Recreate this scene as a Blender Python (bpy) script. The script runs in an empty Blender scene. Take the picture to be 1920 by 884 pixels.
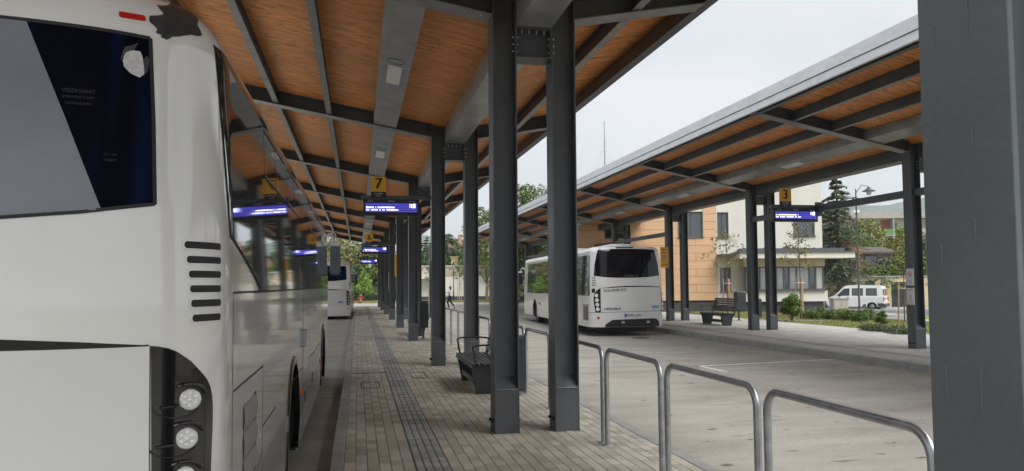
import bpy, bmesh, math, random
import numpy as np
from mathutils import Vector, Matrix
from mathutils.geometry import tessellate_polygon
from bisect import bisect_right

rad = math.radians
scene = bpy.context.scene
COL = scene.collection

# ------------------------------------------------------------------ camera
YAW, PITCH, ROLL, EYE = 11.3565, math.atan(75 / 1440.), .008, 1.6
cam_data = bpy.data.cameras.new('camera')
cam_data.sensor_fit = 'HORIZONTAL'
cam_data.sensor_width = 36.0
cam_data.lens = 1440. / 1920. * 36.0
cam_data.shift_y = 16.7 / 1920.
cam_data.clip_start, cam_data.clip_end = .05, 9000
cam = bpy.data.objects.new('camera', cam_data)
COL.objects.link(cam)
cam.location = (0, 0, EYE)
_y = rad(YAW)
_f = Vector((math.sin(_y) * math.cos(PITCH), math.cos(_y) * math.cos(PITCH), math.sin(PITCH)))
_r = Vector((math.cos(_y), -math.sin(_y), 0)); _u = _r.cross(_f)
_R = _r * math.cos(ROLL) - _u * math.sin(ROLL); _U = _r * math.sin(ROLL) + _u * math.cos(ROLL)
cam.rotation_euler = Matrix((_R, _U, -_f)).transposed().to_euler()
scene.camera = cam

# ------------------------------------------------------------------ world, sun, exposure
SUN_EL, SUN_AZ = 54., 150.
world = bpy.data.worlds.new('World'); scene.world = world; world.use_nodes = True
nt = world.node_tree; nt.nodes.clear()
def wn(t, **k):
    n = nt.nodes.new(t)
    for a, b in k.items(): setattr(n, a, b)
    return n
sky = wn('ShaderNodeTexSky', sky_type='NISHITA', sun_disc=False)
sky.sun_elevation = rad(SUN_EL); sky.sun_rotation = rad(SUN_AZ); sky.dust_density = 3.; sky.air_density = 1.
tc = wn('ShaderNodeTexCoord'); mp = wn('ShaderNodeMapping'); mp.inputs['Scale'].default_value = (1, 1, 2.6)
noi = wn('ShaderNodeTexNoise'); noi.inputs['Scale'].default_value = 1.7; noi.inputs['Detail'].default_value = 3.5; noi.inputs['Roughness'].default_value = .5
rmp = wn('ShaderNodeValToRGB')
rmp.color_ramp.elements[0].position = .34; rmp.color_ramp.elements[0].color = (5.9, 6.35, 7.1, 1)
rmp.color_ramp.elements[1].position = .66; rmp.color_ramp.elements[1].color = (8.7, 8.8, 9.0, 1)
mix = wn('ShaderNodeMix', data_type='RGBA'); mix.inputs['Factor'].default_value = .92
bg = wn('ShaderNodeBackground'); bg.inputs['Strength'].default_value = .038
out = wn('ShaderNodeOutputWorld')
nt.links.new(tc.outputs['Generated'], mp.inputs['Vector']); nt.links.new(mp.outputs['Vector'], noi.inputs['Vector'])
nt.links.new(noi.outputs['Fac'], rmp.inputs['Fac'])
nt.links.new(sky.outputs['Color'], mix.inputs['A']); nt.links.new(rmp.outputs['Color'], mix.inputs['B'])
nt.links.new(mix.outputs['Result'], bg.inputs['Color']); nt.links.new(bg.outputs['Background'], out.inputs['Surface'])
sun_data = bpy.data.lights.new('sun', 'SUN'); sun_data.energy = 1.5; sun_data.angle = rad(45); sun_data.color = (1., .99, .97)
sun = bpy.data.objects.new('sun', sun_data); COL.objects.link(sun)
sun.rotation_euler = (rad(90 - SUN_EL), 0, rad(180 - SUN_AZ))
scene.view_settings.view_transform = 'Standard'; scene.view_settings.look = 'None'
scene.view_settings.exposure = 1.52; scene.view_settings.gamma = 1.
scene.cycles.max_bounces = 8; scene.cycles.volume_bounces = 1; scene.cycles.diffuse_bounces = 5; scene.cycles.glossy_bounces = 4
scene.cycles.sample_clamp_indirect = 8.

# ------------------------------------------------------------------ materials
MAT = {}
def srgb(r, g, b):
    f = lambda c: ((c / 255. + .055) / 1.055) ** 2.4 if c > 10 else c / 255. / 12.92
    return (f(r), f(g), f(b))
def mat(name, col, rough=.6, metal=0., col2=None, scale=3., stretch=(1, 1, 1), detail=4., lo=.35, hi=.65, bump=0., bscale=40., bstretch=None,
        coat=0., emit=0., rnd=0., rough2=None, spec=.5, attr=None, trans=0.):
    """principled material; base colour varies between col and col2 by a world-space noise, per object (rnd) or per piece (attr)"""
    m = bpy.data.materials.new(name); m.use_nodes = True; t = m.node_tree; N = t.nodes; L = t.links
    p = N['Principled BSDF']
    p.inputs['Roughness'].default_value = rough; p.inputs['Metallic'].default_value = metal
    p.inputs['Specular IOR Level'].default_value = spec
    if coat: p.inputs['Coat IOR'].default_value = 1.5; p.inputs['Coat Weight'].default_value = coat; p.inputs['Coat Roughness'].default_value = .04
    c4 = tuple(col) + (1,)
    p.inputs['Base Color'].default_value = c4
    geo = N.new('ShaderNodeNewGeometry')
    cur = None
    if col2 is not None:
        mp = N.new('ShaderNodeMapping'); mp.inputs['Scale'].default_value = stretch
        no = N.new('ShaderNodeTexNoise'); no.inputs['Scale'].default_value = scale; no.inputs['Detail'].default_value = detail
        ra = N.new('ShaderNodeMapRange'); ra.inputs['From Min'].default_value = lo; ra.inputs['From Max'].default_value = hi
        mi = N.new('ShaderNodeMix'); mi.data_type = 'RGBA'
        mi.inputs['A'].default_value = c4; mi.inputs['B'].default_value = tuple(col2) + (1,)
        L.new(geo.outputs['Position'], mp.inputs['Vector']); L.new(mp.outputs['Vector'], no.inputs['Vector'])
        L.new(no.outputs['Fac'], ra.inputs['Value']); L.new(ra.outputs['Result'], mi.inputs['Factor'])
        cur = mi.outputs['Result']
        if rough2 is not None:
            rr = N.new('ShaderNodeMapRange'); rr.inputs['To Min'].default_value = rough; rr.inputs['To Max'].default_value = rough2
            L.new(ra.outputs['Result'], rr.inputs['Value']); L.new(rr.outputs['Result'], p.inputs['Roughness'])
    if rnd:
        hs = N.new('ShaderNodeHueSaturation'); hs.inputs['Color'].default_value = c4
        if attr:
            src = N.new('ShaderNodeAttribute'); src.attribute_name = attr; so = src.outputs['Fac']
        else:
            src = N.new('ShaderNodeObjectInfo'); so = src.outputs['Random']
        mr = N.new('ShaderNodeMapRange'); mr.inputs['To Min'].default_value = 1 - rnd; mr.inputs['To Max'].default_value = 1 + rnd
        L.new(so, mr.inputs['Value']); L.new(mr.outputs['Result'], hs.inputs['Value'])
        if cur is not None: L.new(cur, hs.inputs['Color'])
        cur = hs.outputs['Color']
    if cur is not None: L.new(cur, p.inputs['Base Color'])
    if bump:
        mp2 = N.new('ShaderNodeMapping'); mp2.inputs['Scale'].default_value = bstretch or stretch
        nb = N.new('ShaderNodeTexNoise'); nb.inputs['Scale'].default_value = bscale; nb.inputs['Detail'].default_value = 3.
        bu = N.new('ShaderNodeBump'); bu.inputs['Strength'].default_value = bump; bu.inputs['Distance'].default_value = .01
        L.new(geo.outputs['Position'], mp2.inputs['Vector']); L.new(mp2.outputs['Vector'], nb.inputs['Vector'])
        L.new(nb.outputs['Fac'], bu.inputs['Height']); L.new(bu.outputs['Normal'], p.inputs['Normal'])
    if emit:
        p.inputs['Emission Color'].default_value = c4; p.inputs['Emission Strength'].default_value = emit
    if trans:
        p.inputs['Transmission Weight'].default_value = trans; p.inputs['IOR'].default_value = 1.45
    MAT[name] = m
    return m

STEEL = mat('anthracite paint', (.056, .064, .072), .34, .0, col2=(.084, .093, .102), scale=1.6, detail=6, bump=.12, bscale=30, rough2=.5)
STEELN = mat('anthracite paint brushed on', (.105, .122, .132), .38, .0, col2=(.15, .17, .18), scale=.9, detail=4, bump=.28, bscale=30, rough2=.5)
FLANGE = mat('lit flange grey', (.17, .18, .188), .34, .1, col2=(.24, .25, .258), scale=3, detail=6, bump=.05, bscale=30)  # lighter copy of the anthracite: light from the ground put into the colour
GALV = mat('galvanised steel', (.30, .32, .34), .33, .85, col2=(.50, .52, .54), scale=9, detail=6, bump=.1, bscale=60, rough2=.5)
TUBE = mat('galvanised tube', (.36, .38, .40), .30, .9, col2=(.48, .50, .52), scale=14, detail=6, bump=.06, bscale=90, rough2=.45)
FASC = mat('galvanised fascia sheet', (.74, .75, .77), .45, .45, col2=(.90, .91, .92), scale=3, detail=7, stretch=(1, 1, 3), lo=.3, hi=.7, rough2=.55)
TRAY = mat('grey sheet steel', (.26, .27, .28), .38, .3, col2=(.36, .37, .38), scale=2.5, detail=6, bump=.05, bscale=20)
WHITEPLATE = mat('white sheet', (.72, .73, .72), .4)
BOLT = mat('zinc bolt', (.55, .56, .58), .3, .9)
PAINT = mat('white coach paint', (.76, .76, .745), .12, 0, coat=.75, col2=(.70, .70, .68), scale=1.2, bump=.005, bscale=3)
PAINTF = mat('white boot panel paint', (.64, .645, .625), .36, 0, coat=.15, col2=(.61, .615, .595), scale=2)
BLACKG = mat('gloss black plastic', (.006, .006, .007), .12, 0, coat=.6)
BLACKM = mat('matt black rubber', (.012, .012, .013), .6)
GLASSD = mat('dark tinted coach glass', (.005, .006, .009), .03, 0, coat=1., spec=1., bump=.012, bscale=1.8)
TAPE = mat('black duct tape', (.022, .024, .028), .38, 0, col2=(.05, .054, .06), scale=16, detail=6, bump=.6, bscale=34)
PAPER = mat('torn white sticker paper', (.62, .62, .64), .7, col2=(.48, .48, .5), scale=60)
SKYREFL = mat('grey lilac sky reflection', (.16, .17, .205), .5, 0, col2=(.215, .225, .265), scale=2.2, detail=6)  # sky mirrored in the coach's rear window, put into the colour
GLASSR = mat('low specular rear glass', (.006, .007, .010), .06, 0, spec=.35)  # dark glass with low specular and no coat
CURT = mat('navy curtain behind tinted glass', (.002, .0025, .007), .3, 0, spec=.03, col2=(.004, .015, .075), scale=2.2, stretch=(2.6, .2, .3), detail=2, lo=.48, hi=.72)
REDL = mat('red reflector', (.5, .01, .008), .2, 0, coat=.6)
ORNL = mat('orange side marker', (.75, .16, .01), .25, 0, coat=.5)
LENS = mat('clear lamp lens', (.50, .52, .52), .12, .35, coat=.6, col2=(.7, .72, .72), scale=50)
WGREY = mat('wheel rim paint', (.3, .31, .32), .35, .6)
TYRE = mat('tyre rubber', (.018, .018, .018), .75, bump=.3, bscale=60)
WOOD = None
ASPH = mat('asphalt', (.10, .10, .105), .85, col2=(.14, .14, .145), scale=.8, bump=.3, bscale=70)
KERBM = mat('kerb concrete', (.27, .265, .25), .8, col2=(.35, .345, .33), scale=4, detail=8, bump=.25, bscale=60, rnd=.08)
JOINT = mat('joint sand', (.26, .24, .20), .95)
PAVE = mat('paver', (.36, .335, .275), .8, col2=(.47, .44, .375), scale=1.1, detail=9, bump=.35, bscale=110, rnd=.2, attr='rnd')
PAVO = mat('paver single', (.36, .335, .275), .8, col2=(.47, .44, .375), scale=1.1, detail=9, bump=.35, bscale=110, rnd=.2)
PAVR = mat('light grey paver', (.38, .37, .34), .82, col2=(.47, .455, .425), scale=.8, detail=9, bump=.35, bscale=90, rnd=.1, attr='rnd')
TACT = mat('tactile tile', (.25, .25, .24), .75, col2=(.36, .36, .345), scale=6, detail=6, bump=.3, bscale=100, rnd=.16)
GRASSG = mat('lawn soil and sward', (.15, .17, .05), .95, col2=(.24, .22, .09), scale=.9, detail=8)
GRASSB = mat('grass blades', (.19, .25, .06), .8, col2=(.32, .30, .12), scale=.6, detail=5)
MULCH = mat('bark mulch', (.20, .10, .075), .95, col2=(.32, .20, .15), scale=9, detail=6, bump=.8, bscale=25)
DIRTG = mat('distant ground', (.10, .12, .05), .95, col2=(.14, .14, .08), scale=.05)
CREAM = mat('cream render', (.68, .66, .585), .85, col2=(.64, .62, .55), scale=1.5, detail=6)
WHITER = mat('white render', (.80, .77, .70), .85, col2=(.73, .70, .63), scale=.7, detail=7)
BEIGER = mat('beige render', (.50, .42, .32), .85, col2=(.46, .385, .29), scale=.7, detail=6)
PLINTH = mat('dark grey plinth', (.07, .07, .075), .8)
ROOFM = mat('grey standing seam roof', (.12, .125, .135), .5, .3)
PLANK = mat('larch cladding board', (.60, .37, .21), .6, col2=(.68, .44, .26), scale=2., stretch=(.5, .5, 14), detail=6, rnd=.07)
FRAMEG = mat('grey window frame', (.10, .10, .105), .5)
WIN = mat('house window glass', (.035, .042, .05), .04, 0, coat=1., spec=1.)
WINL = mat('pale curtained window glass', (.22, .23, .23), .08, 0, coat=1., spec=1., col2=(.3, .31, .31), scale=1.)
YEL = mat('yellow sign enamel', (.72, .37, .025), .45)
BLK = mat('black sign enamel', (.012, .012, .013), .4)
WHT = mat('white lettering', (.8, .8, .8), .5)
SCRB = mat('lit blue screen', (.07, .06, .55), .3, emit=.12)
SCRD = mat('lit blue screen band', (.11, .13, .85), .3, emit=.2)
SCRT = mat('lit white dots', (.88, .86, 1.), .3, emit=.65)
BENCH = mat('bench slat paint', (.05, .053, .057), .42, 0, col2=(.075, .078, .082), scale=8, bump=.05)
PANELD = mat('dark anthracite sheet', (.032, .036, .040), .4)
WMARK = mat('white road paint', (.78, .78, .76), .7, col2=(.60, .59, .57), scale=5, detail=8, bump=.2)
DARKI = mat('dark interior', (.01, .01, .011), .9)

def concrete():
    m = mat('brushed concrete', (.31, .292, .25), .85, col2=(.41, .39, .345), scale=.55, detail=9, stretch=(1, 2.2, 1), bump=.35, bscale=26, bstretch=(.35, 3., 1), rnd=.035)
    t = m.node_tree; N = t.nodes; L = t.links; p = N['Principled BSDF']
    src = p.inputs['Base Color'].links[0].from_socket
    geo = N.new('ShaderNodeNewGeometry')
    def layer(src, col, scale, stretch, lo, hi, amt, off=0):
        mp = N.new('ShaderNodeMapping'); mp.inputs['Scale'].default_value = stretch; mp.inputs['Location'].default_value = (off, off * .7, 0)
        no = N.new('ShaderNodeTexNoise'); no.inputs['Scale'].default_value = scale; no.inputs['Detail'].default_value = 7.
        ra = N.new('ShaderNodeMapRange'); ra.inputs['From Min'].default_value = lo; ra.inputs['From Max'].default_value = hi; ra.inputs['To Max'].default_value = amt
        mi = N.new('ShaderNodeMix'); mi.data_type = 'RGBA'; mi.inputs['B'].default_value = tuple(col) + (1,)
        L.new(geo.outputs['Position'], mp.inputs['Vector']); L.new(mp.outputs['Vector'], no.inputs['Vector'])
        L.new(no.outputs['Fac'], ra.inputs['Value']); L.new(ra.outputs['Result'], mi.inputs['Factor'])
        L.new(src, mi.inputs['A']); return mi.outputs['Result']
    src = layer(src, (.17, .135, .10), .9, (.45, 1.5, 1), .55, .74, .55)            # brown tyre and soil staining across the lane
    src = layer(src, (.06, .055, .05), 2.2, (.5, 3.2, 1), .68, .74, .8, 11.)        # dark rubber streaks
    src = layer(src, (.42, .41, .38), 3.5, (.25, 4., 1), .62, .75, .55, 5.)         # pale scuffs
    src = layer(src, (.12, .11, .10), 26., (1, 1, 1), .64, .72, .6, 3.)             # grit spots
    src = layer(src, (.17, .155, .13), 70., (1, 1, 1), .45, .68, .45, 7.)           # fine aggregate
    src = layer(src, (.05, .045, .04), 2.6, (1, 1.6, 1), .66, .72, .75, 21.)        # oil drips
    L.new(src, p.inputs['Base Color']); return m
CONC = concrete()

def soffit():
    m = mat('larch veneer soffit', (.80, .27, .065), .5, col2=(.93, .44, .14), scale=1.1, stretch=(1.2, 14, 1), detail=8, lo=.3, hi=.7, spec=.3)
    t = m.node_tree; N = t.nodes; L = t.links; p = N['Principled BSDF']; geo = N.new('ShaderNodeNewGeometry')
    src = p.inputs['Base Color'].links[0].from_socket
    def layer(src, col, scale, stretch, lo, hi, amt, kind='noise'):
        mp = N.new('ShaderNodeMapping'); mp.inputs['Scale'].default_value = stretch
        L.new(geo.outputs['Position'], mp.inputs['Vector'])
        no = N.new('ShaderNodeTexNoise'); no.inputs['Scale'].default_value = scale; no.inputs['Detail'].default_value = 5.; no.inputs['Distortion'].default_value = .6
        ra = N.new('ShaderNodeMapRange'); ra.inputs['From Min'].default_value = lo; ra.inputs['From Max'].default_value = hi; ra.inputs['To Max'].default_value = amt
        mi = N.new('ShaderNodeMix'); mi.data_type = 'RGBA'; mi.inputs['B'].default_value = tuple(col) + (1,)
        L.new(mp.outputs['Vector'], no.inputs['Vector']); L.new(no.outputs['Fac'], ra.inputs['Value']); L.new(ra.outputs['Result'], mi.inputs['Factor'])
        L.new(src, mi.inputs['A']); return mi.outputs['Result']
    src = layer(src, (.20, .06, .02), 1.5, (1.6, 22, 1), .50, .64, .85)      # dark grain streaks
    src = layer(src, (.15, .045, .015), 4., (1.6, 8, 1), .585, .66, .9)       # knots
    src = layer(src, (.68, .34, .13), 3.4, (1.4, 9, 1), .57, .66, .65)        # pale splintered chips
    src = layer(src, (.50, .20, .06), .35, (1, 1, 1), .4, .65, .6)           # sheet to sheet change
    L.new(src, p.inputs['Base Color']); return m
WOOD = soffit()

# ------------------------------------------------------------------ object helpers
ORG = {}
def tag(o, label=None, cat=None, group=None, kind=None):
    if label: o['label'] = label
    if cat: o['category'] = cat
    if group: o['group'] = group
    if kind: o['kind'] = kind
    return o
def thing(name, label, cat, loc=(0, 0, 0), group=None):
    o = bpy.data.objects.new(name, None); COL.objects.link(o); o.location = loc; o.empty_display_size = .2
    ORG[o.name] = tuple(loc); return tag(o, label, cat, group)
def link_mesh(name, me, parent=None, loc=None):
    o = bpy.data.objects.new(name, me); COL.objects.link(o)
    if parent is not None: o.parent = parent
    org = ORG[parent.name] if parent is not None else (0, 0, 0)
    ORG[o.name] = org
    if loc is not None: o.location = loc
    return o
def copy_tree(o, parent=None):
    c = o.copy(); COL.objects.link(c); ORG[c.name] = ORG.get(o.name, (0, 0, 0))
    if parent is not None: c.parent = parent
    for ch in list(o.children): copy_tree(ch, c)
    return c

class MB:
    def __init__(s): s.v = []; s.f = []; s.sm = []
    def add(s, vs, fs, smooth=False):
        n = len(s.v); s.v += [tuple(p) for p in vs]; s.f += [tuple(n + i for i in f) for f in fs]; s.sm += [smooth] * len(fs); return s
    def box(s, x0, x1, y0, y1, z0, z1):
        x0, x1 = min(x0, x1), max(x0, x1); y0, y1 = min(y0, y1), max(y0, y1); z0, z1 = min(z0, z1), max(z0, z1)
        return s.add([(x, y, z) for z in (z0, z1) for y in (y0, y1) for x in (x0, x1)],
                     [(0, 2, 3, 1), (4, 5, 7, 6), (0, 1, 5, 4), (2, 6, 7, 3), (0, 4, 6, 2), (1, 3, 7, 5)])
    def hexa(s, a, b):      # two matching quads (each counter-clockwise seen from outside of a): loft
        return s.add(list(a) + list(b), [(0, 1, 2, 3), (7, 6, 5, 4)] + [(i, i + 4, (i + 1) % 4 + 4, (i + 1) % 4) for i in range(4)])
    def bar(s, p, q, w, h, up=(0, 0, 1)):    # rectangular bar from p to q
        p, q = Vector(p), Vector(q); d = (q - p).normalized(); u = Vector(up)
        sx = d.cross(u).normalized() * w / 2; sz = sx.cross(d).normalized() * h / 2
        A = [p - sx - sz, p + sx - sz, p + sx + sz, p - sx + sz]; B = [a + (q - p) for a in A]
        return s.hexa(A, B)
    def tube(s, pts, r, n=10, caps=True):
        pts = [Vector(p) for p in pts]; rs = r if isinstance(r, (list, tuple)) else [r] * len(pts)
        ref = None; rings = []
        for i, p in enumerate(pts):
            d = (pts[min(i + 1, len(pts) - 1)] - pts[max(i - 1, 0)]).normalized()
            if ref is None: ref = d.orthogonal().normalized()
            ref = (ref - d * ref.dot(d)).normalized(); b = d.cross(ref)
            rings.append([p + (ref * math.cos(2 * math.pi * k / n) + b * math.sin(2 * math.pi * k / n)) * rs[i] for k in range(n)])
        vs = [v for r_ in rings for v in r_]; fs = []
        for i in range(len(pts) - 1):
            for k in range(n):
                fs.append((i * n + k, i * n + (k + 1) % n, (i + 1) * n + (k + 1) % n, (i + 1) * n + k))
        s.add(vs, fs, True)
        if caps: s.add(rings[0], [tuple(reversed(range(n)))]); s.add(rings[-1], [tuple(range(n))])
        return s
    def lathe(s, prof, c=(0, 0, 0), axis='z', n=20, smooth=True):   # prof [(radius, height)]
        vs = []
        for r, h in prof:
            for k in range(n):
                a = 2 * math.pi * k / n; p = (r * math.cos(a), r * math.sin(a), h)
                if axis == 'y': p = (p[0], p[2], -p[1])
                if axis == 'x': p = (p[2], p[0], p[1])
                vs.append((p[0] + c[0], p[1] + c[1], p[2] + c[2]))
        fs = [(i * n + k, i * n + (k + 1) % n, (i + 1) * n + (k + 1) % n, (i + 1) * n + k) for i in range(len(prof) - 1) for k in range(n)]
        s.add(vs, fs, smooth)
        m = len(prof) - 1
        s.add(vs[:n], [tuple(reversed(range(n)))]); s.add(vs[m * n:], [tuple(range(n))]); return s
    def prism(s, poly, fn, d0, d1):   # polygon (a,b) -> fn(a,b,depth)
        n = len(poly)
        s.add([fn(a, b, d0) for a, b in poly] + [fn(a, b, d1) for a, b in poly],
              [tuple(range(n)), tuple(reversed(range(n, 2 * n)))] + [(i, i + n, (i + 1) % n + n, (i + 1) % n) for i in range(n)])
        return s
    def mesh(s, name, m, org=(0, 0, 0)):
        me = bpy.data.meshes.new(name)
        me.from_pydata([(v[0] - org[0], v[1] - org[1], v[2] - org[2]) for v in s.v], [], s.f)
        me.polygons.foreach_set('use_smooth', s.sm)
        me.materials.append(m); me.update(); return me
    def build(s, name, m, parent=None, fix=False, bevel=0., **k):
        org = ORG[parent.name] if parent is not None else (0, 0, 0)
        me = s.mesh(name, m, org)
        if fix:
            b = bmesh.new(); b.from_mesh(me); bmesh.ops.recalc_face_normals(b, faces=b.faces); b.to_mesh(me); b.free()
        o = link_mesh(name, me, parent)
        if bevel:
            bv = o.modifiers.new('edge', 'BEVEL'); bv.width = bevel; bv.segments = 2; bv.limit_method = 'ANGLE'; bv.angle_limit = rad(40)
        return tag(o, **k) if k else o

def text_mesh(txt, size, extrude=0., align='CENTER', spacing=1.):
    cu = bpy.data.curves.new('lettering', 'FONT'); cu.body = txt; cu.size = size; cu.extrude = extrude; cu.align_x = align; cu.align_y = 'CENTER'
    cu.space_character = spacing; cu.resolution_u = 3
    o = bpy.data.objects.new('lettering', cu); COL.objects.link(o)
    me = bpy.data.meshes.new_from_object(o); bpy.data.objects.remove(o); bpy.data.curves.remove(cu)
    return me
def lettering(name, txt, size, m, fn, parent, align='CENTER', shear=0., bold=0., spacing=1., **k):
    """flat print: text laid on a surface by fn(a,b,off) -> point"""
    me = text_mesh(txt, size, 0., align, spacing); V = [tuple(v.co) for v in me.vertices]; F = [tuple(p.vertices) for p in me.polygons]
    mb = MB()
    for dx in ((0,) if not bold else (-bold, 0, bold)):
        mb.add([fn(a + shear * b + dx, b, .0015 + abs(dx) * .02) for a, b, _ in V], F)
    bpy.data.meshes.remove(me)
    return mb.build(name, m, parent, **k)
# ------------------------------------------------------------------ ground, road, pavements
def structure(name, mb, m, **k): return tag(mb.build(name, m, **k), kind='structure')
def RD(r, d):      # building-aligned frame on the right of the yard: r metres across, d metres deep
    a = rad(YAW); return (d * math.sin(a) + r * math.cos(a), d * math.cos(a) - r * math.sin(a))

g = MB(); g.add([(-2200, -2200, -.9), (2200, -2200, -.9), (2200, 2200, -.9), (-2200, 2200, -.9)], [(0, 1, 2, 3)])
structure('ground', g, DIRTG)

ROADZ = -.15
road = MB(); road.box(-14, 16.85, -10, 61, -.6, ROADZ - .012); road.box(-14, 18.8, 61.0, 79, -.62, ROADZ - .012)
road = structure('roadway', road, JOINT); ORG[road.name] = (0, 0, 0)
# concrete slabs, each its own piece
def slab_mesh(w, l):
    mb = MB(); b = .012
    mb.add([(0, 0, -.01), (w, 0, -.01), (w, l, -.01), (0, l, -.01), (b, b, 0), (w - b, b, 0), (w - b, l - b, 0), (b, l - b, 0)],
           [(4, 5, 6, 7), (0, 1, 5, 4), (1, 2, 6, 5), (2, 3, 7, 6), (3, 0, 4, 7)])
    return mb.mesh('concrete_slab', CONC)
SL = {}
def slabs(xs, ys):
    for x0, x1 in zip(xs, xs[1:]):
        for y0, y1 in zip(ys, ys[1:]):
            key = (round(x1 - x0, 3), round(y1 - y0, 3))
            if key not in SL: SL[key] = slab_mesh(key[0] - .008, key[1] - .008)
            link_mesh('concrete_slab', SL[key], road, (x0, y0, ROADZ))
slabs([3.03, 6.84, 10.65], [-4, 1, 6, 11, 16, 21, 26, 31, 36, 41, 46, 51, 56, 61])
slabs([-11.4, -7.7, -4.0, -.23], [-4, 1, 6, 11, 16, 21, 26, 31, 36, 41, 46, 51, 56, 61])
slabs([-11.4, -6.4, -1.4, 3.6, 8.6, 13.6, 18.6], [61, 66, 71, 76])

# left platform
plat = MB(); plat.box(-.23, 3.03, -4, 61, -.4, -.0055); plat = structure('left_platform', plat, JOINT); ORG[plat.name] = (0, 0, 0)
def kerb_mesh(w, h, l):
    mb = MB(); b = .012
    mb.box(0, w, 0, l - .006, -h, -b)
    mb.add([(0, 0, -b), (w, 0, -b), (w, l - .006, -b), (0, l - .006, -b), (b, 0, 0), (w - b, 0, 0), (w - b, l - .006, 0), (b, l - .006, 0)],
           [(4, 5, 6, 7), (1, 2, 6, 5), (3, 0, 4, 7), (0, 1, 5, 4), (2, 3, 7, 6)])
    return mb.mesh('kerb_stone', KERBM)
def kerbs(x, w, h, l, y0, y1, z, parent):
    me = kerb_mesh(w, h, l); y = y0
    while y < y1 - .01:
        link_mesh('kerb_stone', me, parent, (x, y, z)); y += l
kerbs(-.245, .128, .3, 1., -1, 61, .002, plat)
kerbs(2.905, .14, .3, 1., -1, 61, .002, plat)
rng = random.Random(4)
def paver_verts(x0, y0, w, l, z, b=.003):
    return [(x0, y0, z - .006), (x0 + w, y0, z - .006), (x0 + w, y0 + l, z - .006), (x0, y0 + l, z - .006),
            (x0 + b, y0 + b * 1.8, z), (x0 + w - b, y0 + b * 1.8, z), (x0 + w - b, y0 + l - b * 1.8, z), (x0 + b, y0 + l - b * 1.8, z)]
PF = [(4, 5, 6, 7), (0, 1, 5, 4), (1, 2, 6, 5), (2, 3, 7, 6), (3, 0, 4, 7)]
def paver_field(name, cols, y0, y1, w, l, m, mo, parent, z=0., single=300, seen=0., halfs=False):
    cells = []
    for ci, x in enumerate(cols):
        y = y0 + (l / 2 if ci % 2 else 0)
        y += rng.uniform(-.01, .01)
        while y < y1:
            L_ = l
            cells.append((x, y, L_)); y += L_
    near = sorted([c for c in cells if c[1] > seen], key=lambda c: c[1])[:single] if single else []
    ns = set(near)
    mes = [MB().add(paver_verts(0, 0, w - .003, l - .003, 0), PF).mesh('paver', mo)]
    for c in near:
        o = link_mesh('paver', mes[0], parent, (c[0] + .0015, c[1] + .0015, z + rng.uniform(-.0015, .0015)))
        o.rotation_euler = (rng.uniform(-.006, .006), rng.uniform(-.006, .006), rng.uniform(-.008, .008))
    mb = MB(); rn = []
    for c in cells:
        if c in ns: continue
        mb.add(paver_verts(c[0] + .0015, c[1] + .0015, w - .003, c[2] - .003, z + rng.uniform(-.0015, .0015)), PF); rn += [rng.random()] * 5
    me = mb.mesh('paver', m); at = me.attributes.new('rnd', 'FLOAT', 'FACE'); at.data.foreach_set('value', rn)
    o = link_mesh('paver', me, parent); tag(o, kind='stuff'); return o
cols = [-.117 + .1035 * i for i in range(6)] + [.806 + .1 * i for i in range(21)]
paver_field('paver', cols, -.6, 61, .1, .2, PAVE, PAVO, plat, seen=6.55)
# tactile guidance strip
mb = MB(); mb.box(0, .296, 0, .296, -.012, 0); tbase = mb.mesh('tactile_tile', mat('tactile groove', (.11, .11, .10), .9)); mb = MB()
for k in range(4):
    x = .004 + k * .0735
    mb.add([(x, .004, 0), (x + .064, .004, 0), (x + .064, .292, 0), (x, .292, 0), (x + .008, .008, .006), (x + .056, .008, .006), (x + .056, .288, .006), (x + .008, .288, .006)], PF)
tme = mb.mesh('tile_ribs', TACT)
y = 3.
while y < 47:
    o = link_mesh('tactile_tile', tbase, plat, (.506, y, .001)); link_mesh('tile_ribs', tme, o, (0, 0, 0)); y += .3
# sunken inspection cover frames in the paving
def cover(x, y, w, l, label):
    t = thing('inspection_cover', label, 'cover', (x, y, 0))
    a = MB(); e = .014
    for q in ((x, x + w, y, y + e), (x, x + w, y + l - e, y + l), (x, x + e, y + e, y + l - e), (x + w - e, x + w, y + e, y + l - e)): a.box(*q, -.01, .004)
    a.build('cover_frame', BLACKM, t)
cover(.93, 13.4, .26, .9, 'paved inspection cover frame right of the tactile strip, by the nearest bench')
cover(.05, 12.3, .3, .75, 'paved inspection cover frame between the kerb and the tactile strip')
mb = MB(); mb.box(-.1, .50, 14.35, 14.47, -.01, .003)
slot = thing('drain_channel', 'thin drain channel across the paving beside the tactile strip', 'drain', (.2, 14.4, 0)); mb.build('channel_frame', PANELD, slot)
for k in range(12):
    a = MB(); a.box(-.08 + k * .048, -.055 + k * .048, 14.365, 14.455, .002, .008); a.build('slat', KERBM, slot)

# right platform
plr = MB(); plr.box(10.65, 16.9, -4, 62, -.4, -.0055); plr = structure('right_platform', plr, JOINT); ORG[plr.name] = (0, 0, 0)
kerbs(10.63, .16, .3, 1.2, 5, 62, .002, plr); kerbs(16.78, .1, .3, 1., 8, 62, .002, plr)
paver_field('paver', [10.795 + .1995 * i for i in range(30)], 6., 61, .2, .2, PAVR, PAVR, plr, single=0)
mb = MB()
for x in (11.55, 11.75): mb.box(x, x + .05, 8, 60, -.01, .006)
mb.build('guidance_strip', TACT, plr)

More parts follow.
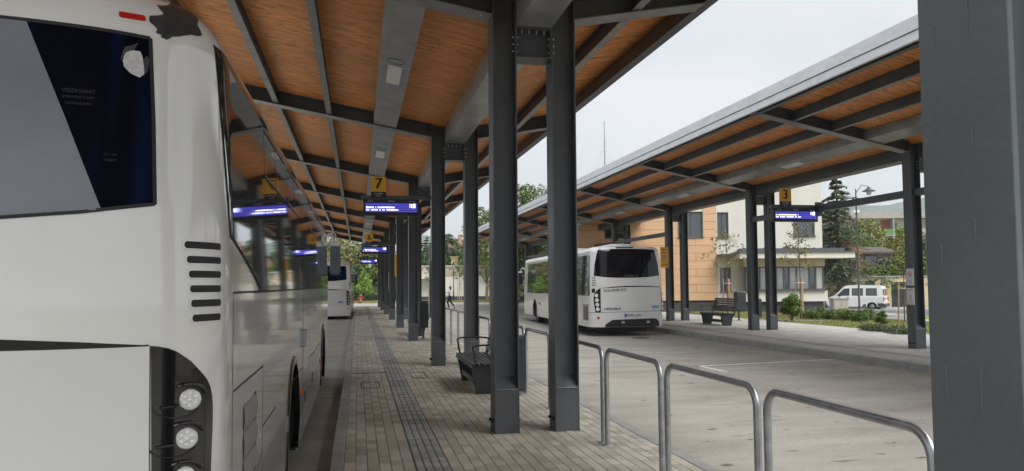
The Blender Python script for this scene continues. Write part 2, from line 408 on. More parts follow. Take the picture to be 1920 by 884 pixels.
# painted markings
def marking(name, quad, label):
    mb = MB(); mb.add([(x, y, ROADZ + .004) for x, y in quad], [(0, 1, 2, 3)])
    return tag(mb.build(name, WMARK), label, 'road marking')
marking('bay_line', [(7.0, 15.10), (10.6, 15.65), (10.6, 15.77), (7.0, 15.22)], 'thin white painted bay line reaching the right kerb')
marking('bay_line', [(7.0, 15.2), (7.05, 14.1), (7.16, 14.1), (7.11, 15.1)], 'short white painted line end at right angles to the bay line')
def manhole(x, y, r, label):
    mb = MB(); mb.lathe([(r, -.01), (r, .005), (r - .03, .005), (r - .035, .002), (.001, .002)], (x, y, ROADZ), n=28)
    t = tag(mb.build('manhole_cover', mat('cast iron %.1f' % x, (.05, .048, .045), .7, .3, col2=(.1, .095, .09), scale=20)), label, 'manhole cover')
manhole(6.4, 21.8, .35, 'round iron manhole cover in the concrete lane behind the rails')
manhole(8.9, 23.5, .3, 'round iron manhole cover near the rear of the white bus by the right kerb')

# lawn on the right, falling to the street
def lawn_z(x, y):
    r = (x - 16.9); return -.03 - .45 * max(0, min(1, (r - 4) / 6.)) ** 1.3
mb = MB(); nx, ny = 24, 50
vs = []; X0, X1, Y0, Y1 = 16.88, 34., 2., 48.
for j in range(ny + 1):
    for i in range(nx + 1):
        x = X0 + (X1 - X0) * i / nx; y = Y0 + (Y1 - Y0) * j / ny
        vs.append((x, y, lawn_z(x, y) + .02 * math.sin(x * 2.1 + y) * (i > 0)))
mb.add(vs, [(j * (nx + 1) + i, j * (nx + 1) + i + 1, (j + 1) * (nx + 1) + i + 1, (j + 1) * (nx + 1) + i) for j in range(ny) for i in range(nx)], True)
structure('lawn', mb, GRASSG)
mb = MB(); q = [RD(r, d) for r, d in ((12.5, 35.8), (20.5, 31.0), (20.5, 33.6), (12.5, 38.0))]
def drape(quad, n, dz):
    vs = []; a, b, c, d = [Vector(p) for p in quad]
    for j in range(n + 1):
        for i in range(n + 1):
            p = (a.lerp(b, i / n)).lerp(d.lerp(c, i / n), j / n); vs.append((p.x, p.y, lawn_z(p.x, p.y) + dz + .02))
    return vs, [(j * (n + 1) + i, j * (n + 1) + i + 1, (j + 1) * (n + 1) + i + 1, (j + 1) * (n + 1) + i) for j in range(n) for i in range(n)]
BED = [(18.6, 36.6), (25.0, 27.0), (27.2, 28.6), (21.2, 38.6)]
BED = [(19.2, 35.0), (22.9, 24.6), (25.2, 25.6), (21.4, 36.6)]
mb.add(*drape(BED, 12, .03)); structure('mulch_bed', mb, MULCH)
mb = MB(); mb.add(*drape([(16.9, 30.), (19.6, 27.4), (19.9, 27.9), (17.1, 31.)], 8, .012)); structure('footpath', mb, KERBM)

# street behind the lawn
def rdquad(name, r0, r1, d0, d1, z, m, h=.0):
    mb = MB(); P = [RD(r0, d0), RD(r1, d0), RD(r1, d1), RD(r0, d1)]
    mb.add([(x, y, z - h) for x, y in P] + [(x, y, z) for x, y in P], [(4, 5, 6, 7), (0, 1, 5, 4), (1, 2, 6, 5), (2, 3, 7, 6), (3, 0, 4, 7), (3, 2, 1, 0)])
    return structure(name, mb, m)
rdquad('street_pavement', 14, 60, 38.4, 41.2, -.44, KERBM, .3)
rdquad('street', 14, 60, 41.2, 56.5, -.56, ASPH, .2)
rdquad('street_pavement', 14, 60, 56.5, 61.5, -.44, KERBM, .3)
rdquad('building_forecourt', -2, 20.5, 39.6, 43.2, -.12, KERBM, .4)
rdquad('far_lawn', -26, 10, 77.3, 80.4, -.06, GRASSG, .3)
rdquad('far_ground', -60, 80, 80.5, 240, -.3, GRASSG, .3)
rdquad('side_ground', -60, -14.2, -10, 80.4, -.2, GRASSG, .3)

# the wooded hill behind the town
hill = MB(); vs = []; n, m_ = 60, 16
for j in range(m_ + 1):
    for i in range(n + 1):
        r = -200 + i * 26.; d = 1150 + j * 45.; t = j / m_
        top = 142 + 30 * math.sin((r - 500) / 330.) + 10 * math.sin(r / 71.) + 14 * max(0, (r - 400) / 400.)
        z = -2.2 + (top - 6) * math.sin(min(1, t * 1.6) * math.pi / 2) + 5 * math.sin(r / 23. + j) * t
        x, y = RD(r, d); vs.append((x, y, z))
hill.add(vs, [(j * (n + 1) + i, j * (n + 1) + i + 1, (j + 1) * (n + 1) + i + 1, (j + 1) * (n + 1) + i) for j in range(m_) for i in range(n)], True)
structure('wooded_hill', hill, mat('hill woodland', (.05, .085, .055), .95, col2=(.10, .13, .08), scale=.02, detail=9))
# ------------------------------------------------------------------ platform canopies
def canopy(name, label, X0, frames, y_start, y_end, K, slope, group, strut=False, long_u=-4.02, fasc_mat=FASC, gap=.40, dark_fascia=False):
    root = thing(name, label, 'canopy', (X0, frames[0], 0), group)
    CW, CD = .27, .28                              # column section: across, along the platform
    u2 = CW + gap; u3 = u2 + CW; US = u3 + 1.72    # second column and the short wing's end
    zr = lambda u: K + slope * (-u if u < 0 else max(0, u - u3))       # underside of the rafters
    SO = .27                                       # soffit height above the rafter underside
    # one steel column, boxed in at the foot, web set back between its flanges
    def column_mb(dy=0.):
        c = MB(); H = zr(0) + SO - .01
        c.box(0, .016, 0, CD, 0, H); c.box(CW - .016, CW, 0, CD, 0, H)
        c.box(.016, CW - .016, CD / 2 - .006, CD / 2 + .006, 0, H)
        return c
    def foot_mb():
        c = MB()
        for sgn in (-1, 1):
            y = CD / 2 + sgn * (CD / 2 - .004); yi = CD / 2 + sgn * .007; z0, z1 = .47, .60
            a = [(.017, y), (CW - .017, y)]
            c.box(.017, CW - .017, min(y, y - sgn * .012), max(y, y - sgn * .012), 0, z0)
            c.add([(.017, y, z0), (CW - .017, y, z0), (CW - .017, yi, z1), (.017, yi, z1)], [(0, 1, 2, 3)])
        c.box(-.006, CW + .006, .01, CD - .01, 0, .012)
        return c
    def weld_mb():
        c = MB()
        for y in (-.001, CD + .001): c.tube([(.02 + i * .023, y, .471 + .0012 * math.sin(i * 2.1)) for i in range(11)], .0065, 6)
        return c
    def bolts_mb():
        c = MB()
        for y in (.07, CD - .07):
            c.tube([(-.02, y, .13), (CW + .02, y, .13)], .012, 6)
            c.tube([(-.03, y, .13), (-.004, y, .13)], .018, 6)
        return c
    cme, fme, bme, wme = None, None, None, None
    def put_column(Y, u):
        nonlocal cme, fme, bme, wme
        if cme is None:
            cme = column_mb().mesh('column', STEEL); fme = foot_mb().mesh('column_foot', STEEL); wme = weld_mb().mesh('weld_bead', FLANGE); bme = bolts_mb().mesh('anchor_bolts', BLACKM)
        o = link_mesh('column', cme, root, (u, Y - frames[0], 0)); ORG[o.name] = (0, 0, 0)
        bv = o.modifiers.new('edge', 'BEVEL'); bv.width = .003; bv.segments = 2
        f = link_mesh('column_foot', fme, o, (0, 0, 0)); tag(link_mesh('weld_bead', wme, o, (0, 0, 0)), kind='stuff'); b = link_mesh('anchor_bolts', bme, o, (0, 0, 0))
        return o
    ht = .014
    lk = rf = rs = None; BS = []
    for Y in frames:
        for u in (0, u2): put_column(Y, u)
        yy = Y; cy = CD / 2
        if lk is None:
            # link box between the two columns, under the gutter beam
            c = MB(); c.box(CW, u2, .13, .15, K - .44, K - .12); c.box(CW, u2, .0, CD, K - .455, K - .441); c.box(CW, u2, .0, CD, K - .132, K - .118)
            c.box(CW, CW + .014, .01, CD - .01, K - .44, K - .133); c.box(u2 - .014, u2, .01, CD - .01, K - .44, K - .133); lk = c.mesh('link_box', STEEL)
            c = MB()
            for i in range(4): c.tube([(CW + .07 + i * .085, .05, K - .175), (CW + .07 + i * .085, .05, K - .10)], .011, 6)
            for z in (K - .22, K - .30, K - .38):
                for a, b in ((CW - .04, CW + .03), (u2 - .03, u2 + .04)): c.tube([(a, .05, z), (b, .05, z)], .011, 6)
            lb = c.mesh('bolts', BOLT)
            BS.append(lb)
            # rafters: I-sections welded to the column heads
            def rafter(ua, ub, flange=False):
                c = MB(); w = CD
                za, zb = zr(ua), zr(ub)
                if ua > ub: ua, ub, za, zb = ub, ua, zb, za
                def strip(y0, y1, d0, d1):
                    c.hexa([(ua, y0, za + d0), (ua, y1, za + d0), (ua, y1, za + d1), (ua, y0, za + d1)][::-1], [(ub, y0, zb + d0), (ub, y1, zb + d0), (ub, y1, zb + d1), (ub, y0, zb + d1)][::-1])
                (strip(0, w, 0, ht) if flange else None)
                if flange: return c
                strip(0, w, SO - .018, SO - .004); strip(w / 2 - .006, w / 2 + .006, ht, SO - .018)
                return c
            rf = rafter(0, long_u + .04).mesh('rafter', STEEL); rs = rafter(u3, US - .04).mesh('rafter', STEEL)
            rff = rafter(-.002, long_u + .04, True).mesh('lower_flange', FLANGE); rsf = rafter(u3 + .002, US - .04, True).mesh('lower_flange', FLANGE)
            c = MB()
            for uu in (-.12, -.3, -1.05, -1.12): c.tube([(uu, .05, zr(uu) - .02), (uu, .05, zr(uu) + .03)], .012, 6)
            rb = c.mesh('bolts', BOLT)
            BS.append(rb)
        l = link_mesh('link_box', lk, root, (0, yy - frames[0], 0)); tag(link_mesh('bolts', lb, l, (0, 0, 0)), kind='stuff')
        r1 = link_mesh('rafter', rf, root, (0, yy - frames[0], 0)); tag(link_mesh('bolts', rb, r1, (0, 0, 0)), kind='stuff')
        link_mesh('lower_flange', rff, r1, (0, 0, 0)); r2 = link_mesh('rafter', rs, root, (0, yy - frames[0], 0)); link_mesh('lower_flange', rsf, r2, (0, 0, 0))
    # bays: purlins, gutter beam, cable tray, soffit sheets
    cuts = [y_start] + [f + CD / 2 for f in frames if f + CD / 2 > y_start + .5] + [y_end]
    if cuts[-1] - cuts[-2] < .5: cuts.pop(-2)
    O = frames[0]
    pur = [-3.0, -2.0, u3 + .74]
    tr0, tr1 = -1.14, -.70
    PB = {}
    for ya, yb in zip(cuts, cuts[1:]):
        a, b = ya - O + .008, yb - O - .008; L = b - a
        key = round(L, 2)
        if key not in PB:
            d = {}
            def purlin(u, w, h0, h1):
                c = MB(); z = zr(u)
                c.box(u - .006, u + .006, 0, L, z + h0 + .01, z + h1)
                c.box(u - w, u + w, 0, L, z + h1, z + h1 + .01)
                y = .15
                while y < L:      # plate strips screwed to the web
                    c.box(u + .006, u + .011, y, y + .5, z + h0 + .03, z + h1 - .01); y += 1.18
                return c.mesh('purlin', STEEL)
            d['pur'] = [purlin(u, .045, .03, SO - .025) for u in pur]
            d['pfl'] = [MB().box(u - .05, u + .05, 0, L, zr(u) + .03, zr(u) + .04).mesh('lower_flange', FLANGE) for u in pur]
            def eave(u, sgn):
                c = MB(); z = zr(u); c.box(u - .05, u + .05, 0, L, z - .005, z + .007); c.box(u - .006, u + .006, 0, L, z + .007, z + SO - .03); return c.mesh('eave_beam', STEEL)
            d['eav'] = [eave(long_u + .14, 1), eave(US - .12, -1)]
            c = MB(); c.box(CW, u2, 0, L, K - .11, K - .098); c.box(CW, CW + .012, 0, L, K - .098, K + SO - .03); c.box(u2 - .012, u2, 0, L, K - .098, K + SO - .03)
            c.box(CW + .012, u2 - .012, 0, L, K + .16, K + .17)
            d['gut'] = c.mesh('gutter_beam', TRAY if not strut else STEEL)
            c = MB()
            za, zb = zr(tr0) + .03, zr(tr1) + .03
            c.hexa([(tr0, 0, za), (tr0, 0, zr(tr0) + SO - .02), (tr1, 0, zr(tr1) + SO - .02), (tr1, 0, zb)], [(tr0, L, za), (tr0, L, zr(tr0) + SO - .02), (tr1, L, zr(tr1) + SO - .02), (tr1, L, zb)])
            for uu in (tr0 + .07, tr1 - .07):
                y = .1
                while y < L - .1: zz = zr(uu) + .027; c.box(uu - .003, uu + .003, y, y + .14, zz - .002, zz + .004); y += .28
            d['tray'] = c.mesh('cable_tray', TRAY)
            def sheet(ua, ub, n=0):
                c = MB(); lin = (lambda u: K - slope * u if u < CW + .1 else K + slope * (u - u3)) if n else zr
                za, zb = lin(ua) + SO, lin(ub) + SO
                c.hexa([(ua, 0, za), (ua, L, za), (ub, L, zb), (ub, 0, zb)], [(ua, 0, za + .04), (ua, L, za + .04), (ub, L, zb + .04), (ub, 0, zb + .04)])
                return c.mesh('soffit_sheet', WOOD)
            e = .004
            d['sh'] = [sheet(long_u + .02, -3.0 - e), sheet(-3.0 + e, -2.0 - e), sheet(-2.0 + e, tr0 + .2), sheet(tr0 + .208, CW + .02, 1), sheet(u2 - .02, pur[2] - e, 1), sheet(pur[2] + e, US - .02)]
            # stepped metal edge: lower eave plate and upper gutter skirt, and the roof skin
            c = MB(); z = zr(long_u); c.box(long_u - .012, long_u + .06, 0, L, z + .01, z + .16); d['f1'] = c.mesh('eave_plate', fasc_mat)
            c = MB(); c.box(long_u - .045, long_u + .02, 0, L, z + .175, z + .40); d['f2'] = c.mesh('roof_skirt', fasc_mat)
            c = MB(); z = zr(US); c.box(US - .05, US + .012, 0, L, z + .01, z + .14); d['f3'] = c.mesh('eave_plate', STEEL)
            c = MB(); c.box(US - .02, US + .045, 0, L, z + .155, z + .38); d['f4'] = c.mesh('roof_skirt', STEEL if dark_fascia else fasc_mat)
            c = MB(); z1, z2, z3 = zr(long_u) + .39, K + .36, zr(US) + .37
            P = [(long_u - .03, z1), (CW + gap / 2, z2), (US + .03, z3)]
            for (p, q) in zip(P, P[1:]): c.hexa([(p[0], -.01, p[1] - .02), (p[0], L + .01, p[1] - .02), (q[0], L + .01, q[1] - .02), (q[0], -.01, q[1] - .02)], [(p[0], -.01, p[1]), (p[0], L + .01, p[1]), (q[0], L + .01, q[1]), (q[0], -.01, q[1])])
            d['roof'] = c.mesh('roof_skin', ROOFM)
            c = MB(); c.box(u2 - .006 - CW - .0, u2 - .0, 0, 0, 0, 0)
            PB[key] = d
        d = PB[key]; loc = (0, a, 0)
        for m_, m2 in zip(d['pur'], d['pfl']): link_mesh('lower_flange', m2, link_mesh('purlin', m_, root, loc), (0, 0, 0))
        for m_ in d['eav']: link_mesh('eave_beam', m_, root, loc)
        for k in ('gut', 'tray', 'f1', 'f2', 'f3', 'f4', 'roof'): link_mesh(d[k].name.split('.')[0], d[k], root, loc)
        for m_ in d['sh']: link_mesh('soffit_sheet', m_, root, loc)
        # two luminaires in the tray of every bay
        if L > 4:
            for fy in (.26, .50) if False else (.38,):
                uc = (tr0 + tr1) / 2; z = zr(uc) + .024; yy = a + L * fy
                c = MB(); dz = slope * .10
                c.hexa([(uc - .10, 0, z + dz), (uc + .10, 0, z - dz), (uc + .10, .95, z - dz), (uc - .10, .95, z + dz)], [(uc - .10, 0, z + dz - .02), (uc + .10, 0, z - dz - .02), (uc + .10, .95, z - dz - .02), (uc - .10, .95, z + dz - .02)])
                lm = link_mesh('luminaire', c.mesh('luminaire', WHITEPLATE), root, (0, yy, 0))
                c = MB()
                for du in (-.08, .08):
                    for dy in (.08, .48, .88): c.lathe([(.008, 0), (.008, -.008)], (uc + du, dy, z - slope * du - .02), n=8)
                link_mesh('screws', c.mesh('screws', BOLT), lm, (0, 0, 0))
                c = MB(); c.tube([(uc + .115 * math.cos(t), -.2 + .11 * math.sin(t), z - slope * .115 * math.cos(t) + .006) for t in [2 * math.pi * i / 24 for i in range(25)]], .005, 5, False)
                link_mesh('cover_ring', c.mesh('cover_ring', BLACKM), root, (0, yy, 0))
    if strut:
        for ya, yb in zip(frames, frames[1:]):
            if 23 < ya < 24: continue
            c = MB(); c.box(X0 + .06, X0 + .20, ya + CD + .002, yb - .002, 3.63, 3.80); c.build('tie_beam', STEEL, root)
    # closing boards at the far end
    for yy in (y_end - O + .0,):
        c = MB(); P = [(long_u, zr(long_u)), (0, K), (u3, K), (US, zr(US))]
        for (p, q) in zip(P, P[1:]): c.hexa([(p[0], yy, p[1] + .16), (p[0], yy + .03, p[1] + .16), (q[0], yy + .03, q[1] + .16), (q[0], yy, q[1] + .16)], [(p[0], yy, p[1] + .38), (p[0], yy + .03, p[1] + .38), (q[0], yy + .03, q[1] + .38), (q[0], yy, q[1] + .38)])
        link_mesh('end_board', c.mesh('end_board', fasc_mat), root, (0, 0, 0))
    return root

LF = [1.455, 8.17, 15.27, 22.33, 29.37, 36.40, 43.45, 50.45, 57.4]
left_canopy = canopy('platform_canopy', 'long butterfly canopy with larch soffit over the near platform beside the coach', 1.44, LF, -.6, 60., 4.56, .184, 'platform canopies', dark_fascia=True)
RF = [8.6, 16.0, 23.7, 30.75, 37.8, 44.85, 51.9, 58.95]
right_canopy = canopy('platform_canopy', 'second canopy across the concrete lane with pale galvanised eave', 12.93, RF, 1.5, 64.5, 4.69, .205, 'platform canopies', strut=True)
# the nearest column shows its brushed paint and weld runs
near = [c for c in left_canopy.children if c.name.startswith('column') and not c.name.startswith('column_') and abs(c.location.y) < .01 and abs(c.location.x) < .01][0]
near.data = near.data.copy(); near.data.materials[0] = STEELN; near['label'] = 'nearest steel column with weld runs and thick brushed paint'
rr = random.Random(3)
for dy in (.115, .225):
    z = .3
    while z < 3.4:
        L = rr.uniform(.05, .12); n = 8; w = MB()
        w.tube([(.0005, dy + rr.uniform(-.0012, .0012), z + L * i / n) for i in range(n + 1)], [.0015] + [rr.uniform(.0026, .0042) for _ in range(n - 2)] + [.006, .004], 6)
        link_mesh('weld_run', w.mesh('weld_run', STEELN), near, (0, 0, 0)); z += L + rr.uniform(.10, .30)

# ------------------------------------------------------------------ hoop rails along the platform edge
def rail_mesh(L, h=.95, r=.024):
    mb = MB(); R = .13; pts = [(0, 0, -.02), (0, 0, .3), (0, 0, h - R)]
    for i in range(1, 8): a = math.pi / 2 * i / 7; pts.append((0, R - R * math.cos(a), h - R + R * math.sin(a)))
    pts.append((0, L - R, h))
    for i in range(1, 8): a = math.pi / 2 * i / 7; pts.append((0, L - R + R * math.sin(a), h - R + R * math.cos(a)))
    pts += [(0, L, .3), (0, L, -.02)]
    mb.tube(pts, r, 16, False); return mb
rails = [(2.93, 1.37, 'galvanised hoop rail nearest the camera, running behind the big foreground column'),
         (4.42, 1.42, 'galvanised hoop rail, second from the foreground column'),
         (5.97, 1.40, 'galvanised hoop rail just right of the nearer column pair'),
         (7.50, 1.42, 'galvanised hoop rail partly hidden behind the nearer column pair'),
         (9.70, 1.42, 'galvanised hoop rail seen between the nearer pair of columns'),
         (11.25, 1.42, 'galvanised hoop rail next to the near bench backrest'),
         (14.3, 1.35, 'galvanised hoop rail behind the near bench by the second column pair'),
         (17.5, 1.40, 'galvanised hoop rail nearer of two between the second column pair'),
         (20.45, 1.42, 'galvanised hoop rail farther of two between the second column pair'),
         (22.0, 1.42, 'galvanised hoop rail by the third column pair'),
         (27.3, 1.42, 'galvanised hoop rail beside the far bench and bin'),
         (18.95, 1.4, 'galvanised hoop rail between the second and third column pairs')]
for y, L, lab in rails:
    t = thing('hoop_rail', lab, 'railing', (2.43, y, 0), 'hoop rails along the platform edge')
    mb = rail_mesh(L); link_mesh('rail_tube', mb.mesh('rail_tube', TUBE), t, (0, 0, 0))
    c = MB()
    for yy in (0, L): c.lathe([(.05, -.002), (.05, .004), (.026, .006)], (0, yy, 0), n=16)
    link_mesh('foot_collar', c.mesh('foot_collar', KERBM), t, (0, 0, 0))

# ------------------------------------------------------------------ benches
def make_bench(label):
    t = thing('platform_bench', label, 'bench', (0, 0, 0), 'platform benches')
    L = 1.85
    for y in (.06, L - .16):     # flared sheet steel end boxes
        c = MB(); w = .10
        A = [(.08, y, 0), (.40, y, 0), (.40, y + w, 0), (.08, y + w, 0)]; B = [(.0, y, .42), (.50, y, .42), (.50, y + w, .42), (.0, y + w, .42)]
        c.hexa(A[::-1], B[::-1]); c.build('leg', PANELD, t, fix=True, bevel=.006)
    c = MB(); c.box(.07, .10, .16, L - .16, .12, .20); c.box(.38, .41, .16, L - .16, .12, .20); c.build('stretcher', PANELD, t)
    c = MB(); c.box(-.005, .015, .0, L, .38, .43); c.box(.49, .51, 0, L, .38, .43); c.build('seat_frame', PANELD, t)
    for k in range(7):
        c = MB(); x = .0 + k * .073; c.box(x, x + .052, -.02, L + .02, .43, .455); c.build('slat', BENCH, t, bevel=.004)
    for k in range(6):
        c = MB(); f = k / 5.; x = .50 + .14 * f; z = .52 + f * .42
        c.hexa([(x, -.02, z), (x + .025, -.02, z - .006), (x + .043, -.02, z + .062), (x + .018, -.02, z + .068)][::-1], [(x, L + .02, z), (x + .025, L + .02, z - .006), (x + .043, L + .02, z + .062), (x + .018, L + .02, z + .068)][::-1])
        c.build('back_slat', BENCH, t, fix=True)
    for y in (.03, L - .03):
        c = MB(); c.bar((.50, y, .40), (.68, y, .99), .012, .05, (1, 0, 0)); c.build('back_post', PANELD, t)
        c = MB(); c.tube([(.06, y, .44), (.03, y, .62), (.01, y, .68), (.06, y, .705), (.3, y, .72), (.50, y, .70), (.575, y, .68)], .015, 8); c.build('armrest', PANELD, t)
    return t
bench0 = make_bench('anthracite slatted bench with arms beside the nearer column pair'); bench0.location = (1.635, 11.15, 0)
b = copy_tree(bench0); b.location = (1.635, 24.3, 0); b['label'] = 'anthracite slatted bench farther along, half hidden by the third and fourth columns'
b = copy_tree(bench0); b.location = (13.22, 26.45, .0); b['label'] = 'anthracite slatted bench standing free on the opposite platform by the lawn'

# ------------------------------------------------------------------ litter bins
def make_bin(label, loc, z0=.28, w=.27, post=.14):
    t = thing('litter_bin', label, 'bin', loc, 'litter bins')
    c = MB(); n = 14; prof = [(-w / 2 + .0, -w / 2)] + [(-w / 2, w * .1)] + [(w / 2 * math.cos(math.pi - math.pi * i / n), w * .1 + w * .42 * math.sin(math.pi * i / n)) for i in range(1, n)] + [(w / 2, w * .1), (w / 2, -w / 2)]
    c.prism(prof, lambda a, b_, d: (loc[0] + a, loc[1] + b_, loc[2] + d), z0, z0 + .74); c.build('bin_body', PANELD, t, fix=True, bevel=.006)
    for z in (.06, .12, .62):
        c = MB(); c.prism([(a * 1.03, b_ * 1.03) for a, b_ in prof], lambda a, b_, d: (loc[0] + a, loc[1] + b_, loc[2] + d), z0 + z, z0 + z + .014); c.build('rib', STEEL, t, fix=True)
    c = MB(); c.prism([(a * .96, b_ * .96) for a, b_ in prof], lambda a, b_, d: (loc[0] + a, loc[1] + b_, loc[2] + d), z0 + .74, z0 + .80); c.build('hood', STEEL, t, fix=True, bevel=.01)
    c = MB(); c.box(loc[0] - .03, loc[0] + .03, loc[1] + w * .1, loc[1] + w * .1 + .05, loc[2], loc[2] + z0); c.box(loc[0] - .09, loc[0] + .09, loc[1] - .02, loc[1] + .16, loc[2] + .001, loc[2] + .012); c.build('post', STEEL, t)
    return t
make_bin('dark litter bin squeezed behind the nearer left column by the bench', (2.235, 11.05, 0), .06)
make_bin('dark litter bin on a short post right of the fourth column, before the far bench', (1.93, 23.2, 0), .33)
make_bin('dark ribbed litter bin behind the bench on the opposite platform', (15.9, 30.2, 0), .42, .42)
make_bin('blue grey litter bin left of the column pair on the opposite platform', (16.6, 30.0, 0), .12, .30)
t = thing('info_post', 'thin black post standing between the bins on the opposite platform', 'post', (15.95, 29.2, 0))
c = MB(); c.box(15.92, 15.98, 29.17, 29.23, 0, 1.25); c.box(15.75, 16.0, 29.16, 29.24, 1.2, 1.26); c.build('post', BLACKM, t)

# ------------------------------------------------------------------ departure displays with number plates
def display(label, plabel, num, x0, x1, z0, z1, Y, s, group, seed, side='l', narrow=False):
    t = thing('departure_display', label, 'display', ((x0 + x1) / 2, Y, z0), group)
    c = MB(); D = .12 * s; c.box(x0, x1, Y, Y + D, z0, z1); c.build('housing', BLK, t, bevel=.008)
    m = .042 * s; W = x1 - x0 - 2 * m; H = z1 - z0
    c = MB(); c.box(x0 - .04 * s, x1 + (.25 * s), Y + .02, Y + .10 * s, z1 + .012, z1 + .085 * s); c.build('support_rail', STEEL, t, bevel=.004)
    scr0, scr1 = z0 + H * .22, z0 + H * .79
    c = MB(); c.box(x0 + m, x1 - m, Y - .004, Y + .01, scr0, scr1); scr = c.build('screen', SCRB, t)
    for k in range(4):
        c = MB(); a = scr0 + (scr1 - scr0) * (k / 4. + .04); c.box(x0 + m + .01, x1 - m - .01, Y - .006, Y - .003, a, a + (scr1 - scr0) * .07); c.build('screen_band', SCRD, scr)
    r = random.Random(seed)
    for row, (fa, fb) in ((0, (.0, .56)), (1, (.0, .62))):
        c = MB(); x = x0 + m + .015; zz = scr0 + (scr1 - scr0) * (.44 - .27 * row); h = (scr1 - scr0) * .17
        while x < x0 + m + W * fb:
            if r.random() < .86:
                w = r.uniform(.012, .026) * s
                c.box(x, x + w, Y - .008, Y - .0045, zz, zz + h * r.uniform(.75, 1)); x += w + .006 * s
            else: x += .028 * s
        c.build('lit_text_row', SCRT, scr, kind='stuff')
    fn = lambda px, pz: (lambda a, b_, o: (px + a, Y - .008 - o, pz + b_))
    for tz, tx in ((.80, '11:28'), (.58, '11:28')):
        lettering('lit_time', tx, H * .17, SCRT, fn(x1 - m - .10 * s, scr0 + (scr1 - scr0) * tz), scr, bold=.002 * s)
    for fx, tx in ((.10, 'Indulás'), (.5, 'Célállomás'), (.90, 'Pontos idő')):
        lettering('header', tx, H * .10, WHT, (lambda px: (lambda a, b_, o: (px + a, Y - .001 - o, z1 - H * .10 + b_)))(x0 + m + W * fx), t)
    # number plate on top
    px = x0 + (.30 if not narrow else .33) * s; pw, ph = .145 * s, .37 * s; pz = z1 + .035 * s
    c = MB(); c.box(px - pw, px + pw, Y - .02, Y + .01, pz + .12 * s, pz + ph + .05 * s); pl = c.build('number_plate', YEL, t, label=plabel)
    c = MB(); c.box(px - pw, px + pw, Y - .018, Y + .008, pz, pz + .118 * s); lo = c.build('plate_foot', BLK, t)
    f2 = lambda a, b_, o: (px + a, Y - .022 - o, pz + .275 * s + b_)
    lettering('numeral', num, .30 * s, BLK, f2, pl, bold=.007 * s)
    for zz, tx, sz in ((.082, 'Kocsiállás', .04), (.035, 'Platform', .028)):
        lettering('lettering', tx, sz * s, WHT, (lambda q: (lambda a, b_, o: (px + a, Y - .019 - o, pz + q * s + b_)))(zz), lo)
    return t
G = 'departure displays with yellow platform numbers'
display('blue departure display hung left of the second column pair under number 7', 'yellow plate with black number 7', '7', .10, 1.21, 2.99, 3.31, 15.45, 1., G, 1)
display('blue departure display under number 6, beyond the one numbered 7', 'yellow plate with black number 6', '6', .13, 1.12, 2.80, 3.11, 29.5, .97, G, 2)
display('small blue departure display under number 5, farthest along the platform', 'yellow plate with black number 5', '5', .14, 1.1, 2.82, 3.10, 43.6, .95, G, 3)
d3 = display('blue departure display under number 3 on the opposite canopy', 'yellow plate with black number 3', '3', 11.6, 13.0, 3.33, 3.71, 19.9, 1.25, G, 4)
c = MB(); c.box(12.96, 13.16, 19.9, 19.98, 3.5, 3.9); c.build('side_bracket', STEEL, d3)
# ------------------------------------------------------------------ notices fixed to columns
def notice(name, label, x, y, z, w, h, board, group=None, face='y', rows=(), extra=None, depth=.02):
    t = thing(name, label, 'notice', (x, y, z), group)
    c = MB()
    if face == 'y': c.box(x, x + w, y - depth, y, z, z + h); P = lambda a, b_, o: (x + a, y - depth - o, z + b_)
    else: c.box(x - depth, x, y, y + w, z, z + h); P = lambda a, b_, o: (x - depth - o, y + w - a, z + b_)
    bd = c.build('board', board, t, bevel=.003)
    for (a0, a1, b0, b1, m) in rows:
        c = MB(); c.add([P(a0 * w, b0 * h, .002), P(a1 * w, b0 * h, .002), P(a1 * w, b1 * h, .002), P(a0 * w, b1 * h, .002)], [(0, 1, 2, 3)]); c.build('printed_block', m, bd)
    if extra: extra(P, bd, w, h)
    return t
GREYP = mat('grey print', (.28, .28, .29), .6); PINK = mat('red ring print', (.55, .05, .04), .5)
FRM = mat('white notice frame', (.62, .62, .62), .4)
def nosmoke(P, bd, w, h):
    cx, cy, r = w * .5, h * .66, w * .30
    c = MB(); ring = [(math.cos(t_), math.sin(t_)) for t_ in [2 * math.pi * i / 28 for i in range(28)]]
    vs = [P(cx + r * a, cy + r * b_, .003) for a, b_ in ring] + [P(cx + r * .82 * a, cy + r * .82 * b_, .003) for a, b_ in ring]
    c.add(vs, [(i, (i + 1) % 28, 28 + (i + 1) % 28, 28 + i) for i in range(28)])
    q = .70 * r; e = .08 * r
    c.add([P(cx - q - e, cy + q - e, .0034), P(cx - q + e, cy + q + e, .0034), P(cx + q + e, cy - q + e, .0034), P(cx + q - e, cy - q - e, .0034)], [(0, 1, 2, 3)])
    c.build('prohibition_ring', PINK, bd)
    c = MB(); c.add([P(cx - .55 * r, cy - .08 * r, .0026), P(cx + .55 * r, cy - .08 * r, .0026), P(cx + .55 * r, cy + .08 * r, .0026), P(cx - .55 * r, cy + .08 * r, .0026)], [(0, 1, 2, 3)]); c.build('cigarette', BLK, bd)
lines = [(.15, .85, .10 + .07 * i, .125 + .07 * i, GREYP) for i in range(4)]
